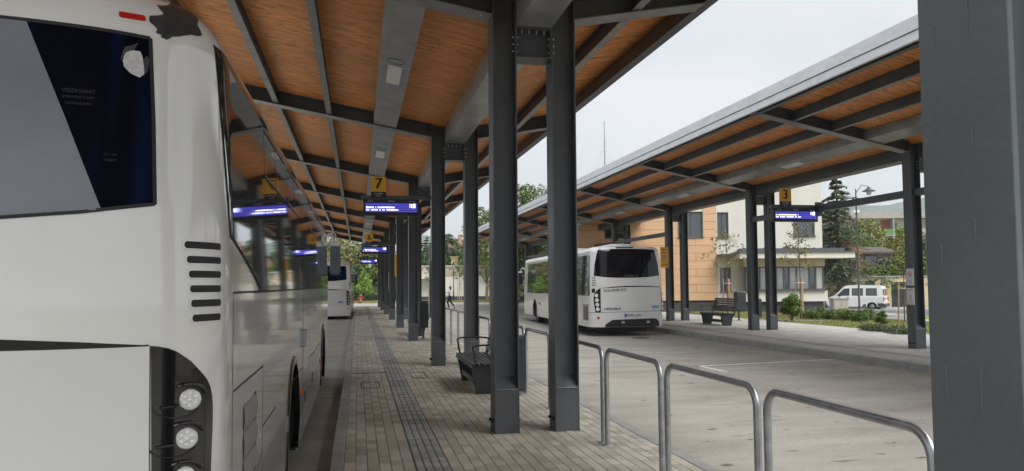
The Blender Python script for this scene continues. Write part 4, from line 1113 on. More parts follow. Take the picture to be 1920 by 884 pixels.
# ---- the white bus on the right
C = Coach(L=13.2, hw=1.275, zt=2.84, lr=.5, nr=3.6, rr=.20)
bus = thing('bus', 'white bus with dark rear window pulling in at the opposite kerb', 'bus', (0, 0, -.15))
bw_r, bw_f = s_of_y(C, 3.3), s_of_y(C, 9.7)
PAINTB = mat('white bus paint', (.76, .76, .75), .25, 0, coat=.5, col2=(.72, .72, .71), scale=.8, bump=.01, bscale=4)
C.z0 = .16
hull(C, bus, [s_of_y(C, 3.3), s_of_y(C, 10.0)], PAINTB)
for y in (3.3, 10.0):
    for sd in (-1, 1): wheel(C, bus, y, sd)
def bp(poly, name, m, parent=None, **k): return patch(C, poly, name, m, parent or bus, **k)
rwin = [(0, 1.792), (.42, 1.794), (.80, 1.815), (1.17, 1.868), (1.135, 2.25), (1.03, 2.74), (.55, 2.765), (0, 2.775)]
rw2 = bp([(a, b) for a, b in rwin] + [(-a, b) for a, b in reversed(rwin)][1:-1], 'rear_window', GLASSR, off=.003, depth=.004)
lettering('glass_print', 'ECONELL 12', .085, MAT['faint print'] if False else mat('grey glass print', (.16, .16, .18), .5), lambda a, b, o: C.P(.12 + a, 1.855 + b, o + .004), rw2, shear=.15)
cs = [(-1.0, 1.445), (-.93, 1.452), (-.5, 1.50), (-.1, 1.522), (.4, 1.522), (.85, 1.505), (1.22, 1.475), (1.22, 1.455), (.85, 1.478), (.4, 1.483), (-.1, 1.478), (-.5, 1.462), (-.93, 1.443)]
bp(cs[::-1], 'crease_recess', BLACKG, off=.003, depth=.006)
lid = bp([(-.925, .655), (1.20, .69), (1.20, 1.455), (.85, 1.478), (.4, 1.483), (-.1, 1.478), (-.5, 1.462), (-.925, 1.443)], 'boot_lid', PAINTB, off=.012, depth=.016)
CB = [(.94, 1.44), (1.0, 1.425), (1.08, 1.36), (1.157, 1.252), (1.175, 1.13), (1.169, 1.012), (1.14, .80), (1.116, .655), (.94, .655)]
for sg in (-1, 1):
    sh = 0 if sg < 0 else .262
    poly = [((a + sh) * sg, b) for a, b in CB]
    if sg < 0: poly = poly
    else: poly = poly[::-1]
    cl = bp(poly[::-1] if sg < 0 else poly[::-1], 'lamp_cluster', BLACKG, off=.006, depth=.012)
    for s, v in ((1.08, 1.207), (1.062, 1.051), (1.05, .904), (1.04, .752)): lamp(C, cl, sg * (s + sh), v, .062, MAT['led dome'], domes=False)
for i in range(6):
    v = 1.825 - i * .058
    for sg in (1, -1): bp(rrect(*((-1.231, -1.09) if sg < 0 else (1.30, 1.44)), v - .010, v + .010, .008), 'vent_slot', BLACKM, off=.003, depth=.006)
bp(rrect(-1.24, -1.12, 1.30, 1.44, .01), 'flap_opening', BLACKM, off=.003, depth=.006)
BL2 = mat('dark blue letters', (.03, .035, .07), .5)
lettering('lettering', 'VOLÁNBUSZ', .125, BL2, lambda a, b, o: C.P(-.845 + a, 1.355 + b * 1.0 + .05 * (a / .9), o + .013), lid, align='LEFT', bold=.004, spacing=1.12)
lettering('lettering', 'CREDOBUS', .115, BL2, lambda a, b, o: C.P(-.843 + a * .98, .757 + b, o + .013), lid, align='LEFT', shear=.35, bold=.006)
el = bp([(.83, .765), (1.085, .768), (1.085, .862), (.83, .855)], 'emission_label', BLUEL, off=.0135, depth=.002)
lettering('label_print', 'euro 6', .075, WHT, lambda a, b, o: C.P(.957 + a, .812 + b, o + .0145), el)
pl = bp(rrect(-.15, .424, .468, .61, .012), 'number_plate', MAT['white sheet'], off=.014, depth=.016)
bp([(-.142, .476), (-.08, .476), (-.08, .60), (-.142, .60)], 'plate_band', mat('plate blue', (.02, .06, .45), .5), pl, off=.0155, depth=.002)
lettering('plate_number', 'RWE-670', .115, BLK, lambda a, b, o: C.P(.17 + a, .538 + b, o + .0155), pl, bold=.003, spacing=1.1)
strip(C, [(-2.2, .64), (-.93, .645), (1.7, .69)], .012, '', BLACKM, bus).build('bumper_gap', BLACKM, bus)
bp([(-.80, .165), (1.12, .165), (1.11, .30), (1.02, .405), (.9, .432), (-.42, .405), (-.56, .395), (-.70, .31), (-.80, .24)], 'bumper_cutout', BLACKM, off=.004, depth=.01)
for s in (-.25, .62): bp(rrect(s, s + .11, .28, .35, .02), 'tow_eye', BOLT, off=.02, depth=.03)
for s, v in ((-1.02, .465), (1.40, .50)): bp([(s + .045 * math.cos(t), v + .045 * math.sin(t)) for t in [2 * math.pi * i / 16 for i in range(16)]], 'reflector', REDL, off=.007, depth=.01)
c = MB(); c.box(-.35, .25, .16, .26, 2.79, 2.83); c.build('brake_lamp_bar', BLACKM, bus, bevel=.01)
for s in (-1.0, .98): bp(rrect(s - .05, s + .05, 2.80, 2.825, .01), 'marker_lamp', REDL, off=.004, depth=.006)
c = MB(); c.prism(rrect(-.45, .45, .55, 3.2, .25), lambda a, b, d: (a, b, 2.83 + d), 0, .12); c.build('air_conditioner', PAINTB, bus, fix=True, bevel=.07)
c = MB(); c.prism(rrect(-.75, .75, 4.5, 7.5, .25), lambda a, b, d: (a, b, 2.83 + d), 0, .16); c.build('air_conditioner', PAINTB, bus, fix=True, bevel=.06)
# glazing along its sides
for sg in (-1, 1):
    V0, V1 = 1.20, 2.56
    G_ = (lambda a, b: [(a, V0), (b, V0), (b, V1), (a, V1)]) if sg > 0 else (lambda a, b: [(-b, V0), (-a, V0), (-a, V1), (-b, V1)])
    bp(G_(1.34, 12.95), 'window_band', BLACKM, off=.0015, depth=.004)
    for a, b in ((1.36, 2.96), (2.98, 4.5), (4.52, 6.1), (6.12, 7.3), (7.32, 8.62), (8.64, 10.1), (10.12, 11.50), (11.54, 12.90)):
        sw = bp(G_(a, b - .01), 'side_window', GLASSD, off=.006, depth=.004)
        strip(C, [(sg * (a + .05), 2.25), (sg * (b - .06), 2.25)], .025, '', BLACKM, bus, off=.010).build('hopper_frame', MAT['hopper'], sw)
gr = bp(rrect(-2.15, -1.45, .36, .88, .02), 'radiator_grille', MAT['grille grey paint'], off=.003, depth=.006)
for i in range(8): bp(rrect(-2.12, -1.48, .40 + i * .058, .425 + i * .058, .01), 'louvre_gap', BLACKM, gr, off=.005, depth=.004)
strip(C, [(-2.3, .18), (-2.3, .9), (-1.35, .9)], .01, '', BLACKM, bus).build('panel_gap', BLACKM, bus)
for s in (-2.45, -2.2, -1.7, -11.9, -9.2): bp([(s + .02 * math.cos(t), .28 + .02 * math.sin(t)) for t in [2 * math.pi * i / 8 for i in range(8)]], 'side_marker', ORNL if s < -2.3 and s > -2.5 else BLACKM, off=.006, depth=.008)
lettering('lettering', 'VOLÁNBUSZ', .13, BL2, lambda a, b, o: C.P(-9.95 + a, .74 + b, o + .003), bus, bold=.003)
c = MB(); pts = [(-11.0 + .10 * i / 10 + .55 * (1 - math.cos(i / 10 * 1.35)), .72 + .50 * math.sin(i / 10 * 1.45)) for i in range(11)]
c = MB()
for (a, b), (a2, b2) in zip(pts, pts[1:]): c.add([C.P(a - .03, b, .003), C.P(a + .03, b - .0, .003), C.P(a2 + .03, b2, .003), C.P(a2 - .03, b2, .003)], [(0, 1, 2, 3)])
c.build('swoosh_emblem', mat('ochre emblem', (.62, .36, .03), .5), bus)
mirror_arm(C, bus, -1, 13.0, 1.7); mirror_arm(C, bus, 1, 13.0, 1.7)
bp([(C.S - 1.15, .9), (C.S - .01, .9), (C.S - .01, 2.6), (C.S - 1.15, 2.6)], 'windscreen', GLASSD, off=.004, depth=.004)
bp([(-C.S + .01, .9), (-C.S + 1.15, .9), (-C.S + 1.15, 2.6), (-C.S + .01, 2.6)], 'windscreen', GLASSD, off=.004, depth=.004)
rot = -rad(2.3)
bus.location = (7.55 + 1.275 * math.cos(rot), 24.4 + 1.275 * math.sin(rot), -.15); bus.rotation_euler = (0, 0, rot); ORG[bus.name] = (0, 0, 0)
# ------------------------------------------------------------------ buildings
def P3(r, d, z): x, y = RD(r, d); return (x, y, z)
def rbox(mb, r0, r1, d0, d1, z0, z1):
    mb.hexa([P3(r0, d0, z0), P3(r1, d0, z0), P3(r1, d1, z0), P3(r0, d1, z0)][::-1], [P3(r0, d0, z1), P3(r1, d0, z1), P3(r1, d1, z1), P3(r0, d1, z1)][::-1]); return mb
def facade(name, parent, r0, r1, z0, z1, d, th, opens, m):
    """wall with real openings: opens = [(r0,r1,z0,z1)]"""
    mb = MB(); rs = sorted(set([r0, r1] + [o[0] for o in opens] + [o[1] for o in opens])); zs = sorted(set([z0, z1] + [o[2] for o in opens] + [o[3] for o in opens]))
    for a, b in zip(rs, rs[1:]):
        run = None
        for c_, e in zip(zs, zs[1:]):
            hole = any(o[0] <= a + 1e-6 and o[1] >= b - 1e-6 and o[2] <= c_ + 1e-6 and o[3] >= e - 1e-6 for o in opens)
            if hole:
                if run: rbox(mb, a, b, d, d + th, run[0], run[1]); run = None
            else: run = (run[0] if run else c_, e)
        if run: rbox(mb, a, b, d, d + th, run[0], run[1])
    return mb.build(name, m, parent, fix=True)
def window(parent, r0, r1, z0, z1, d, mull=(), glass=WIN, fr=FRAMEG, sill=True, w=.06):
    mb = MB(); rbox(mb, r0, r0 + w, d, d + .08, z0, z1); rbox(mb, r1 - w, r1, d, d + .08, z0, z1); rbox(mb, r0 + w, r1 - w, d, d + .08, z0, z0 + w); rbox(mb, r0 + w, r1 - w, d, d + .08, z1 - w, z1)
    for q in mull: rbox(mb, q - w / 2, q + w / 2, d + .002, d + .082, z0 + w, z1 - w)
    t = mb.build('window', fr, parent, fix=True)
    e = [r0 + w] + list(mull) + [r1 - w]
    for k_, (a, b) in enumerate(zip(e, e[1:])): mb = MB(); rbox(mb, a + .005, b - .005, d + .04, d + .05, z0 + w, z1 - w); mb.build('pane', glass[k_ % len(glass)] if isinstance(glass, (list, tuple)) else glass, t, fix=True)
    if sill: mb = MB(); rbox(mb, r0 - .04, r1 + .04, d - .20, d + .0, z0 - .05, z0 - .005); mb.build('sill', fr, t, fix=True)
    return t
D = 43.0
x, y = RD(10, D); bld = thing('clinic_building', 'two storey building with larch boards on one part and cream render on the other', 'building', (x, y, -.1))
wo = [(5.2, 6.6, 4.15, 5.55), (9.3, 10.72, 4.15, 5.6)]
facade('wood_wing_wall', bld, 3.7, 11.46, .62, 7.3, D, .35, wo, CREAM)
# cladding boards, course by course, each a piece
r_ = random.Random(12); z = .62; row = 0
def planks(ra, rb, za, zb):
    for o in wo:
        if za < o[3] - .02 and zb > o[2] + .02:
            if ra < o[0] and rb > o[0]: planks(ra, o[0], za, zb); 
            if ra < o[1] and rb > o[1]: planks(o[1], rb, za, zb)
            if ra < o[1] and rb > o[0]: return
    if rb - ra < .05: return
    mb = MB(); rbox(mb, ra + .008, rb - .008, D - .04, D - .005, za + .009, zb - .009); mb.build('cladding_board', PLANK, bld, fix=True)
while z < 7.0:
    cuts_ = [3.7] + ([4.9, 7.4, 9.0, 10.28] if row % 2 else [6.2, 8.6]) + [11.46]
    for a, b in zip(cuts_, cuts_[1:]): planks(a, b, z, z + .44)
    z += .4405; row += 1
for o in wo: window(bld, *o, D + .12, (o[1] - .62,) if o[0] > 9 else ())
wh = [(11.52, 12.16, 4.15, 5.55), (15.78, 17.0, 4.2, 5.55), (11.62, 12.24, 1.12, 2.42)]
facade('render_wall', bld, 11.47, 17.4, .3, 9.2, D - .01, .35, wh, CREAM)
for o, mu in zip(wh, ((11.84,), (), (11.93,))): window(bld, *o, D + .1, mu)
mb = MB(); rbox(mb, 3.72, 17.38, D + .35, D + 9, .0, 7.2); rbox(mb, 11.5, 17.38, D + .36, D + 8.9, 7.2, 9.1); mb.build('core', CREAM, bld, fix=True)
mb = MB(); rbox(mb, 3.6, 11.5, D - .1, D + 9.1, 7.3, 7.4); rbox(mb, 11.4, 17.5, D - .1, D + 9.1, 9.2, 9.32); mb.build('roof_edge', ROOFM, bld, fix=True)
mb = MB(); rbox(mb, 3.75, 17.3, D + .05, D + .3, -.4, .62); mb.build('plinth', PLINTH, bld, fix=True)
# glazed ground floor bay and its flat canopy
DB = D - .85
mb = MB(); rbox(mb, 12.75, 17.15, DB, D - .02, 2.46, 2.92); mb.build('bay_lintel', mat('ochre render', (.52, .45, .31), .85), bld, fix=True)
mb = MB(); rbox(mb, 12.6, 17.25, DB - .05, D - .02, .55, 1.12); mb.build('bay_parapet', CREAM, bld, fix=True)
mb = MB(); rbox(mb, 12.8, 17.1, DB + .15, D - .03, -.5, .55); mb.build('bay_plinth', PLINTH, bld, fix=True)
window(bld, 12.8, 17.1, 1.17, 2.455, DB + .02, (13.35, 13.6, 14.5, 14.9, 15.2, 15.6, 16.3, 16.65), glass=(WINL, WIN, WINL, WINL, WIN, WINL, WINL, WIN, MAT['bright curtain'] if 'bright curtain' in MAT else mat('bright curtain', (.5, .5, .48), .3, 0, coat=.6)), sill=True, w=.07)
mb = MB(); rbox(mb, 12.9, 17.0, D - .3, D - .25, 1.15, 2.45); mb.build('blind', mat('pale roller blind', (.30, .30, .30), .8), bld, fix=True)
for a, b in ((13.15, 13.5), (16.4, 16.95)): mb = MB(); rbox(mb, a, b, DB + .2, DB + .24, 1.17, 2.45); mb.build('curtain', MAT['white lettering'], bld, fix=True)
mb = MB(); rbox(mb, 12.3, 18.5, D - 1.6, D - .02, 2.90, 3.20); mb.build('entrance_canopy', WHITER, bld, fix=True)
mb = MB(); rbox(mb, 12.2, 18.58, D - 1.68, D - .02, 3.20, 3.26); rbox(mb, 12.6, 18.2, D - 1.0, D - .02, 3.26, 3.46); rbox(mb, 11.45, 12.2, D - 1.2, D - .02, 3.10, 3.18); mb.build('canopy_roof', ROOFM, bld, fix=True)
for k in range(10): mb = MB(); rr0 = 12.7 + k * .55; rbox(mb, rr0, rr0 + .03, D - 1.02, D - .03, 3.46, 3.49); mb.build('roof_seam', ROOFM, bld, fix=True)
mb = MB(); rbox(mb, 4.6, 5.3, D + 1.0, D + 1.8, 7.4, 7.9); rbox(mb, 5.4, 5.7, D + 1.0, D + 1.3, 7.4, 7.75); mb.build('roof_vent', WHITEPLATE, bld, fix=True)
x, y = RD(5.45, D + 1.5)
an = thing('radio_mast', 'thin radio mast standing on the roof of the larch clad building', 'antenna', (x, y, 7.4))
mb = MB(); mb.tube([(x, y, 7.4), (x, y, 9.8), (x, y, 11.1)], [.045, .03, .02], 6); mb.build('mast', GALV, an)
mb = MB(); mb.tube([(x - .25, y, 9.3), (x + .12, y, 9.3)], .015, 5); mb.tube([(x - .02, y, 9.95), (x + .06, y, 9.95)], .04, 5)
for a in range(3): mb.tube([(x, y, 9.8), (x + 1.1 * math.cos(a * 2.1), y + 1.1 * math.sin(a * 2.1), 7.42)], .005, 4)
mb.build('crossbar', GALV, an)

# long pale hall behind the far end
hd = 84.
x, y = RD(0, hd); hall = thing('pale_hall', 'long low hall with cream upper band behind the far end of the lane', 'building', (x, y, -.1))
facade('lower_wall', hall, -12.2, 16, .35, 2.55, hd, .4, [], WHITER); facade('upper_wall', hall, -12.2, 16, 2.55, 3.62, hd - .03, .43, [], BEIGER)
mb = MB(); rbox(mb, -12.1, 15.9, hd + .4, hd + 12, .1, 3.55); mb.build('core', WHITER, hall, fix=True)
mb = MB(); rbox(mb, -12.3, 16.1, hd - .12, hd + 12.1, 3.62, 3.72); mb.build('coping', FASC, hall, fix=True)
mb = MB(); rbox(mb, -12.15, 15.95, hd + .02, hd + .3, -.4, .35); mb.build('plinth', PLINTH, hall, fix=True)
mb = MB(); rbox(mb, -6.7, -6.0, hd + .5, hd + 1.2, 3.7, 4.6); rbox(mb, -6.8, -5.9, hd + .4, hd + 1.3, 4.6, 4.72); mb.build('chimney', mat('ochre chimney render', (.50, .38, .20), .85), hall, fix=True)
mb = MB(); rbox(mb, -10.6, -8.0, hd - 1.4, hd - .02, 2.3, 2.5); mb.build('porch_roof', FASC, hall, fix=True)
mb = MB(); rbox(mb, -9.9, -9.2, hd - .06, hd - .005, .35, 2.1); mb.build('door', WHITEPLATE, hall, fix=True)

# houses beyond
TILE = mat('red clay roof tiles', (.26, .085, .05), .85, col2=(.18, .07, .05), scale=2, stretch=(1, 1, 6), detail=6)
def house(name, label, r, d, w, dep, h, rh, z0, wallm, roofm, gable='r', chim=None, wins=()):
    x, y = RD(r, d); t = thing(name, label, 'house', (x, y, z0))
    mb = MB(); rbox(mb, r - w / 2, r + w / 2, d, d + dep, z0, z0 + h); mb.build('wall', wallm, t, fix=True)
    mb = MB(); o = .4; th = .18
    if gable == 'r':     # ridge runs left to right
        m_ = d + dep / 2
        for (a, za, b, zb) in ((d - o, z0 + h - .15, m_, z0 + h + rh), (m_, z0 + h + rh, d + dep + o, z0 + h - .15)):
            mb.hexa([P3(r - w / 2 - o, a, za), P3(r + w / 2 + o, a, za), P3(r + w / 2 + o, b, zb), P3(r - w / 2 - o, b, zb)][::-1], [P3(r - w / 2 - o, a, za + th), P3(r + w / 2 + o, a, za + th), P3(r + w / 2 + o, b, zb + th), P3(r - w / 2 - o, b, zb + th)][::-1])
    else:
        for (a, za, b, zb) in ((r - w / 2 - o, z0 + h - .15, r, z0 + h + rh), (r, z0 + h + rh, r + w / 2 + o, z0 + h - .15)):
            mb.hexa([P3(a, d - o, za), P3(b, d - o, zb), P3(b, d + dep + o, zb), P3(a, d + dep + o, za)][::-1], [P3(a, d - o, za + th), P3(b, d - o, zb + th), P3(b, d + dep + o, zb + th), P3(a, d + dep + o, za + th)][::-1])
        g2 = MB(); g2.prism([(r - w / 2, z0 + h), (r + w / 2, z0 + h), (r, z0 + h + rh)], lambda p, q, e: P3(p, e, q), d + .02, d + dep - .02); g2.build('gable', wallm, t, fix=True)
    rf_ = mb.build('roof', roofm, t, fix=True)
    if chim: mb = MB(); rbox(mb, r + chim - .35, r + chim + .35, d + dep * .45, d + dep * .45 + .7, z0 + h + rh * .4, z0 + h + rh + 1.0); mb.build('chimney', wallm, rf_, fix=True)
    for (a, b, c_, e) in wins: window(t, r + a, r + b, z0 + c_, z0 + e, d - .1, (), WIN, sill=False)
    return t
house('gabled_house', 'gabled house with ochre chimney above the pale hall roof', -10.0, 125, 8, 10, 6.2, 3.2, -.3, mat('dull pink render', (.42, .27, .2), .85), TILE, 'g', 1.2, ((-1.2, -.2, 3.4, 4.8), (1, 2, 3.4, 4.8)))
house('long_roof_house', 'house with long brown roof right of the gabled house, above the hall', -4.5, 132, 9, 10, 5.6, 4.0, -.3, WHITER, mat('brown roof tiles', (.15, .10, .075), .9), 'r', -2., ())
house('brick_cottage', 'small weathered house with overhanging roof behind the street wall', 32.3, 68.5, 3.4, 5., 3.3, .42, .9, mat('worn brick and render', (.30, .20, .15), .9, col2=(.45, .40, .34), scale=1.5), mat('old brown roofing', (.11, .09, .075), .9), 'r', None, ((-.9, .3, 2.2, 3.0),))
# apartment block
bd = 128.; bz = -2.1
x, y = RD(64, bd); apt = thing('apartment_block', 'grey panel apartment block with green and white balconies below the hill', 'building', (x, y, bz))
PANELC = mat('panel block concrete', (.42, .39, .36), .9, col2=(.36, .33, .31), scale=.6)
cellw, fl = 3.1, 2.85; r0 = 54.5; nf = 5; nb = 9
mb = MB(); rbox(mb, r0, r0 + cellw * nb, bd + 1.3, bd + 12, bz, bz + fl * nf + .2); mb.build('block_wall', WHITER, apt, fix=True)
mb = MB(); rbox(mb, r0 - .2, r0 + cellw * nb + .2, bd - .1, bd + 12.2, bz + fl * nf, bz + fl * nf + 1.0); mb.build('parapet', PANELC, apt, fix=True)
for i in range(nb + 1): mb = MB(); rbox(mb, r0 + i * cellw - .12, r0 + i * cellw + .12, bd, bd + 1.3, bz, bz + fl * nf); mb.build('fin_wall', PANELC, apt, fix=True)
for j in range(nf): mb = MB(); rbox(mb, r0, r0 + nb * cellw, bd + .03, bd + 1.29, bz + j * fl - .1, bz + j * fl + .08); mb.build('floor_slab', PANELC, apt, fix=True)
GRN = mat('green balcony panel', (.10, .28, .07), .6); BLUP = mat('dark blue balcony panel', (.05, .09, .2), .6); REDB = mat('brick red recess', (.42, .12, .08), .8)
rb_ = random.Random(5)
for i in range(nb):
    for j in range(1, nf):
        a = r0 + i * cellw; zf = bz + j * fl
        mb = MB(); rbox(mb, a + .14, a + cellw - .14, bd + .06, bd + .12, zf + .12, zf + 1.05); mb.build('balcony_front', [PANELC, GRN, GRN, BLUP][(i * 3 + j) % 4], apt, fix=True)
        window(apt, a + .3, a + 1.3, zf + .9, zf + 2.3, bd + 1.2, (), WIN, WHITEPLATE, sill=False)
        if (i + j) % 4 == 2: mb = MB(); rbox(mb, a + 1.5, a + 2.9, bd + 1.22, bd + 1.28, zf + .1, zf + 2.6); mb.build('recess_panel', REDB, apt, fix=True)
for i in (1, 3, 5): mb = MB(); rbox(mb, r0 + i * 4.5, r0 + i * 4.5 + 1, bd + 4, bd + 5, bz + fl * nf + 1, bz + fl * nf + 1.8); mb.build('roof_vent', WHITEPLATE, apt, fix=True)

# old garden wall with gate along the street
OLDW = mat('flaking ochre plaster', (.56, .46, .28), .95, col2=(.24, .20, .15), scale=1.6, detail=9, lo=.56, hi=.68, bump=.4, bscale=20)
OLDB = mat('stained stone base', (.36, .33, .29), .95, col2=(.16, .14, .12), scale=1.4, detail=9, lo=.45, hi=.6)
x, y = RD(28, 62); gw = thing('garden_wall', 'old ochre plaster wall with green door and dark gate across the street', 'wall', (x, y, -.5))
d = 62.
def gseg(r0, r1, z1, dd=0): 
    mb = MB(); rbox(mb, r0, r1, d + dd, d + dd + .35, .35, z1); mb.build('wall_section', OLDW, gw, fix=True)
    mb = MB(); rbox(mb, r0 - .02, r1 + .02, d + dd - .05, d + dd + .4, -.6, .35); mb.build('stone_base', OLDB, gw, fix=True)
    mb = MB(); rbox(mb, r0 - .03, r1 + .03, d + dd - .08, d + dd + .43, z1, z1 + .09); mb.build('coping', KERBM, gw, fix=True)
gseg(20., 27.3, 1.45); gseg(33.6, 50, 1.5)
facade('gate_wall', gw, 27.3, 33.6, -.6, 1.95, d - .25, .5, [(28.3, 29.1, -.6, 1.65), (30.4, 32.9, -.6, 1.55)], OLDW)
mb = MB(); rbox(mb, 27.2, 33.7, d - .33, d + .33, 1.95, 2.05); mb.build('coping', KERBM, gw, fix=True)
mb = MB(); rbox(mb, 28.3, 29.1, d - .1, d - .05, -.6, 1.65); mb.build('door', mat('green painted door', (.08, .16, .06), .6), gw, fix=True)
for k in range(5): mb = MB(); rbox(mb, 30.4 + k * .5, 30.89 + k * .5, d - .1, d - .04, -.6, 1.55); mb.build('gate_board', PANELD, gw, fix=True)

# grey cabinet and cars
x, y = RD(22.9, 54.5); cab = thing('street_cabinet', 'grey electrical cabinet at the nose of the white van', 'cabinet', (x, y, -.56))
mb = MB(); rbox(mb, 22.55, 23.6, 54.1, 54.8, -.56, .36); mb.build('cabinet_body', PANELC, cab, fix=True); mb = MB(); rbox(mb, 22.5, 23.65, 54.05, 54.85, .36, .44); mb.build('lid', KERBM, cab, fix=True)
for a in (22.58, 23.09): mb = MB(); rbox(mb, a, a + .48, 54.07, 54.1, -.48, .30); mb.build('door', WHITEPLATE if False else PANELC, cab, fix=True)

# ------------------------------------------------------------------ the white van
VANW = mat('white van paint', (.80, .80, .80), .25, 0, coat=.5)
van = thing('van', 'small white passenger van parked before the garden wall, tail to the right', 'van', (0, 0, 0))
VL = 4.05
def vw(z): return .80 - max(0, z - .95) * .16 - max(0, .35 - z) * .1
def vpt(y, z, sd, off=0.): return (sd * (vw(z) + off), y, z)
# outline: y forward, nose at VL
OUT = [(.0, .35), (.02, .95), (.10, 1.62), (.20, 1.80), (.45, 1.87), (2.4, 1.88), (2.75, 1.80), (3.42, 1.12), (3.85, .98), (4.02, .78), (4.05, .45), (3.95, .25)]
def varch(yc): return [(yc + .36 * math.cos(a), .27 + .36 * math.sin(a)) for a in [math.pi * i / 10 for i in range(11)]]
low = [(3.95, .25)] + varch(3.38)[0:11] + varch(.80) + [(.0, .27)]
side = OUT + low[1:]
for sd in (-1, 1):
    bm = bmesh.new(); fill(bm, side); cutgrid(bm, [], [.35, .95, 1.3, 1.6]); 
    vs = [vpt(v.co.x, v.co.y, sd) for v in bm.verts]; bm.verts.index_update(); fs = [tuple(v.index for v in f.verts) for f in bm.faces]; bm.free()
    mb = MB(); mb.add(vs, fs); mb.build('side_panel', VANW, van, fix=True)
mb = MB(); vs = []
for a, b in OUT: vs += [vpt(a, b, -1), vpt(a, b, 1)]
mb.add(vs, [(2 * i, 2 * i + 1, 2 * i + 3, 2 * i + 2) for i in range(len(OUT) - 1)]); mb.build('roof_and_nose', VANW, van, fix=True, bevel=.02)
mb = MB(); mb.box(-.7, .7, .1, 3.9, .2, .5); mb.build('floor', BLACKM, van)
def vpatch(name, poly, m, sd, off=.008, parent=None):
    mb = MB(); n = len(poly); mb.add([vpt(a, b, sd, off) for a, b in poly] + [vpt(a, b, sd, -.02) for a, b in poly], [tuple(range(n)), tuple(reversed(range(n, 2 * n)))] + [(i, (i + 1) % n, (i + 1) % n + n, i + n) for i in range(n)]); return mb.build(name, m, parent or van, fix=True)
for sd in (-1, 1):
    vpatch('side_window', [(.42, 1.10), (1.22, 1.10), (1.22, 1.66), (.46, 1.66)], WIN, sd); vpatch('side_window', [(1.40, 1.10), (2.20, 1.10), (2.20, 1.66), (1.40, 1.66)], WIN, sd)
    vpatch('door_window', [(2.36, 1.10), (3.26, 1.08), (3.20, 1.20), (2.78, 1.62), (2.36, 1.66)], WIN, sd)
    for yy in (2.28, 1.31, 3.30): vpatch('door_gap', [(yy, .35), (yy + .015, .35), (yy + .015, 1.72 if yy < 3 else 1.06), (yy, 1.72 if yy < 3 else 1.06)], BLACKM, sd, .003)
    vpatch('sill_trim', [(-.0, .27), (.42, .30), (.42, .55), (.0, .55)], PLINTH, sd, .012)
    vpatch('sill_trim', [(1.22, .25), (1.5, .25), (1.4, .45), (1.2, .48)], PLINTH, sd, .012)
    vpatch('door_badge', [(2.62, .72), (2.78, .70), (2.80, .86), (2.70, .92), (2.62, .86)], PANELC, sd, .005)
    vpatch('door_handle', [(2.42, .94), (2.56, .94), (2.56, .98), (2.42, .98)], BLACKM, sd, .02)
    mb = MB(); mb.box(sd * .58, sd * .775, -.03, .03, .70, 1.02); mb.build('tail_light', REDL, van, bevel=.01)
    mb = MB(); mb.box(sd * .08, sd * .62, -.0, .04, 1.12, 1.60); o = mb.build('rear_pane', WIN, van); 
    for yy in (.80, 3.38):
        mb = MB(); mb.lathe([(.18, -.16), (.29, -.15), (.295, -.02), (.27, .0), (.19, .0), (.17, -.03)], (0, 0, 0), 'x', 20); mb.v = [(v[0] * sd + sd * .77, v[1] + yy, v[2] + .295) for v in mb.v]; ty = mb.build('wheel', TYRE, van, fix=True)
        mb = MB(); mb.lathe([(.18, -.04), (.17, -.01), (.06, -.03), (.04, 0)], (0, 0, 0), 'x', 16); mb.v = [(v[0] * sd + sd * .77, v[1] + yy, v[2] + .295) for v in mb.v]; mb.build('hub_cap', WGREY, ty, fix=True)
    mb = MB(); mb.box(sd * .80, sd * .93, 3.0, 3.08, 1.04, 1.20); mb.build('door_mirror', BLACKM, van, bevel=.015)
    mb = MB(); mb.box(sd * .45, sd * .72, 3.96, 4.04, .62, .80); mb.build('headlight', LENS, van, bevel=.01)
mb = MB(); mb.box(-.80, .80, -.08, .12, .30, .52); mb.build('rear_bumper', PLINTH, van, bevel=.02)
mb = MB(); mb.box(-.80, .80, 3.9, 4.1, .24, .48); mb.build('front_bumper', PLINTH, van, bevel=.02)
mb = MB(); mb.box(-.25, .25, -.012, .02, .84, .90); mb.build('tailgate_handle', BLACKM, van); mb = MB(); mb.box(-.24, .16, -.014, .01, .62, .74); mb.build('number_plate', WHITEPLATE, van)
mb = MB(); mb.add([(-.55, 2.80, 1.76), (.55, 2.80, 1.76), (.68, 3.40, 1.15), (-.68, 3.40, 1.15)], [(0, 1, 2, 3)]); mb.v = [(a, b + .01, c_ + .01) for a, b, c_ in mb.v]; mb.build('windscreen', WIN, van)
x, y = RD(27.75, 57.2); ORG[van.name] = (0, 0, 0); van.location = (x, y, -.55); van.rotation_euler = (0, 0, rad(-YAW + 52)); van.scale = (1, 1, 1)

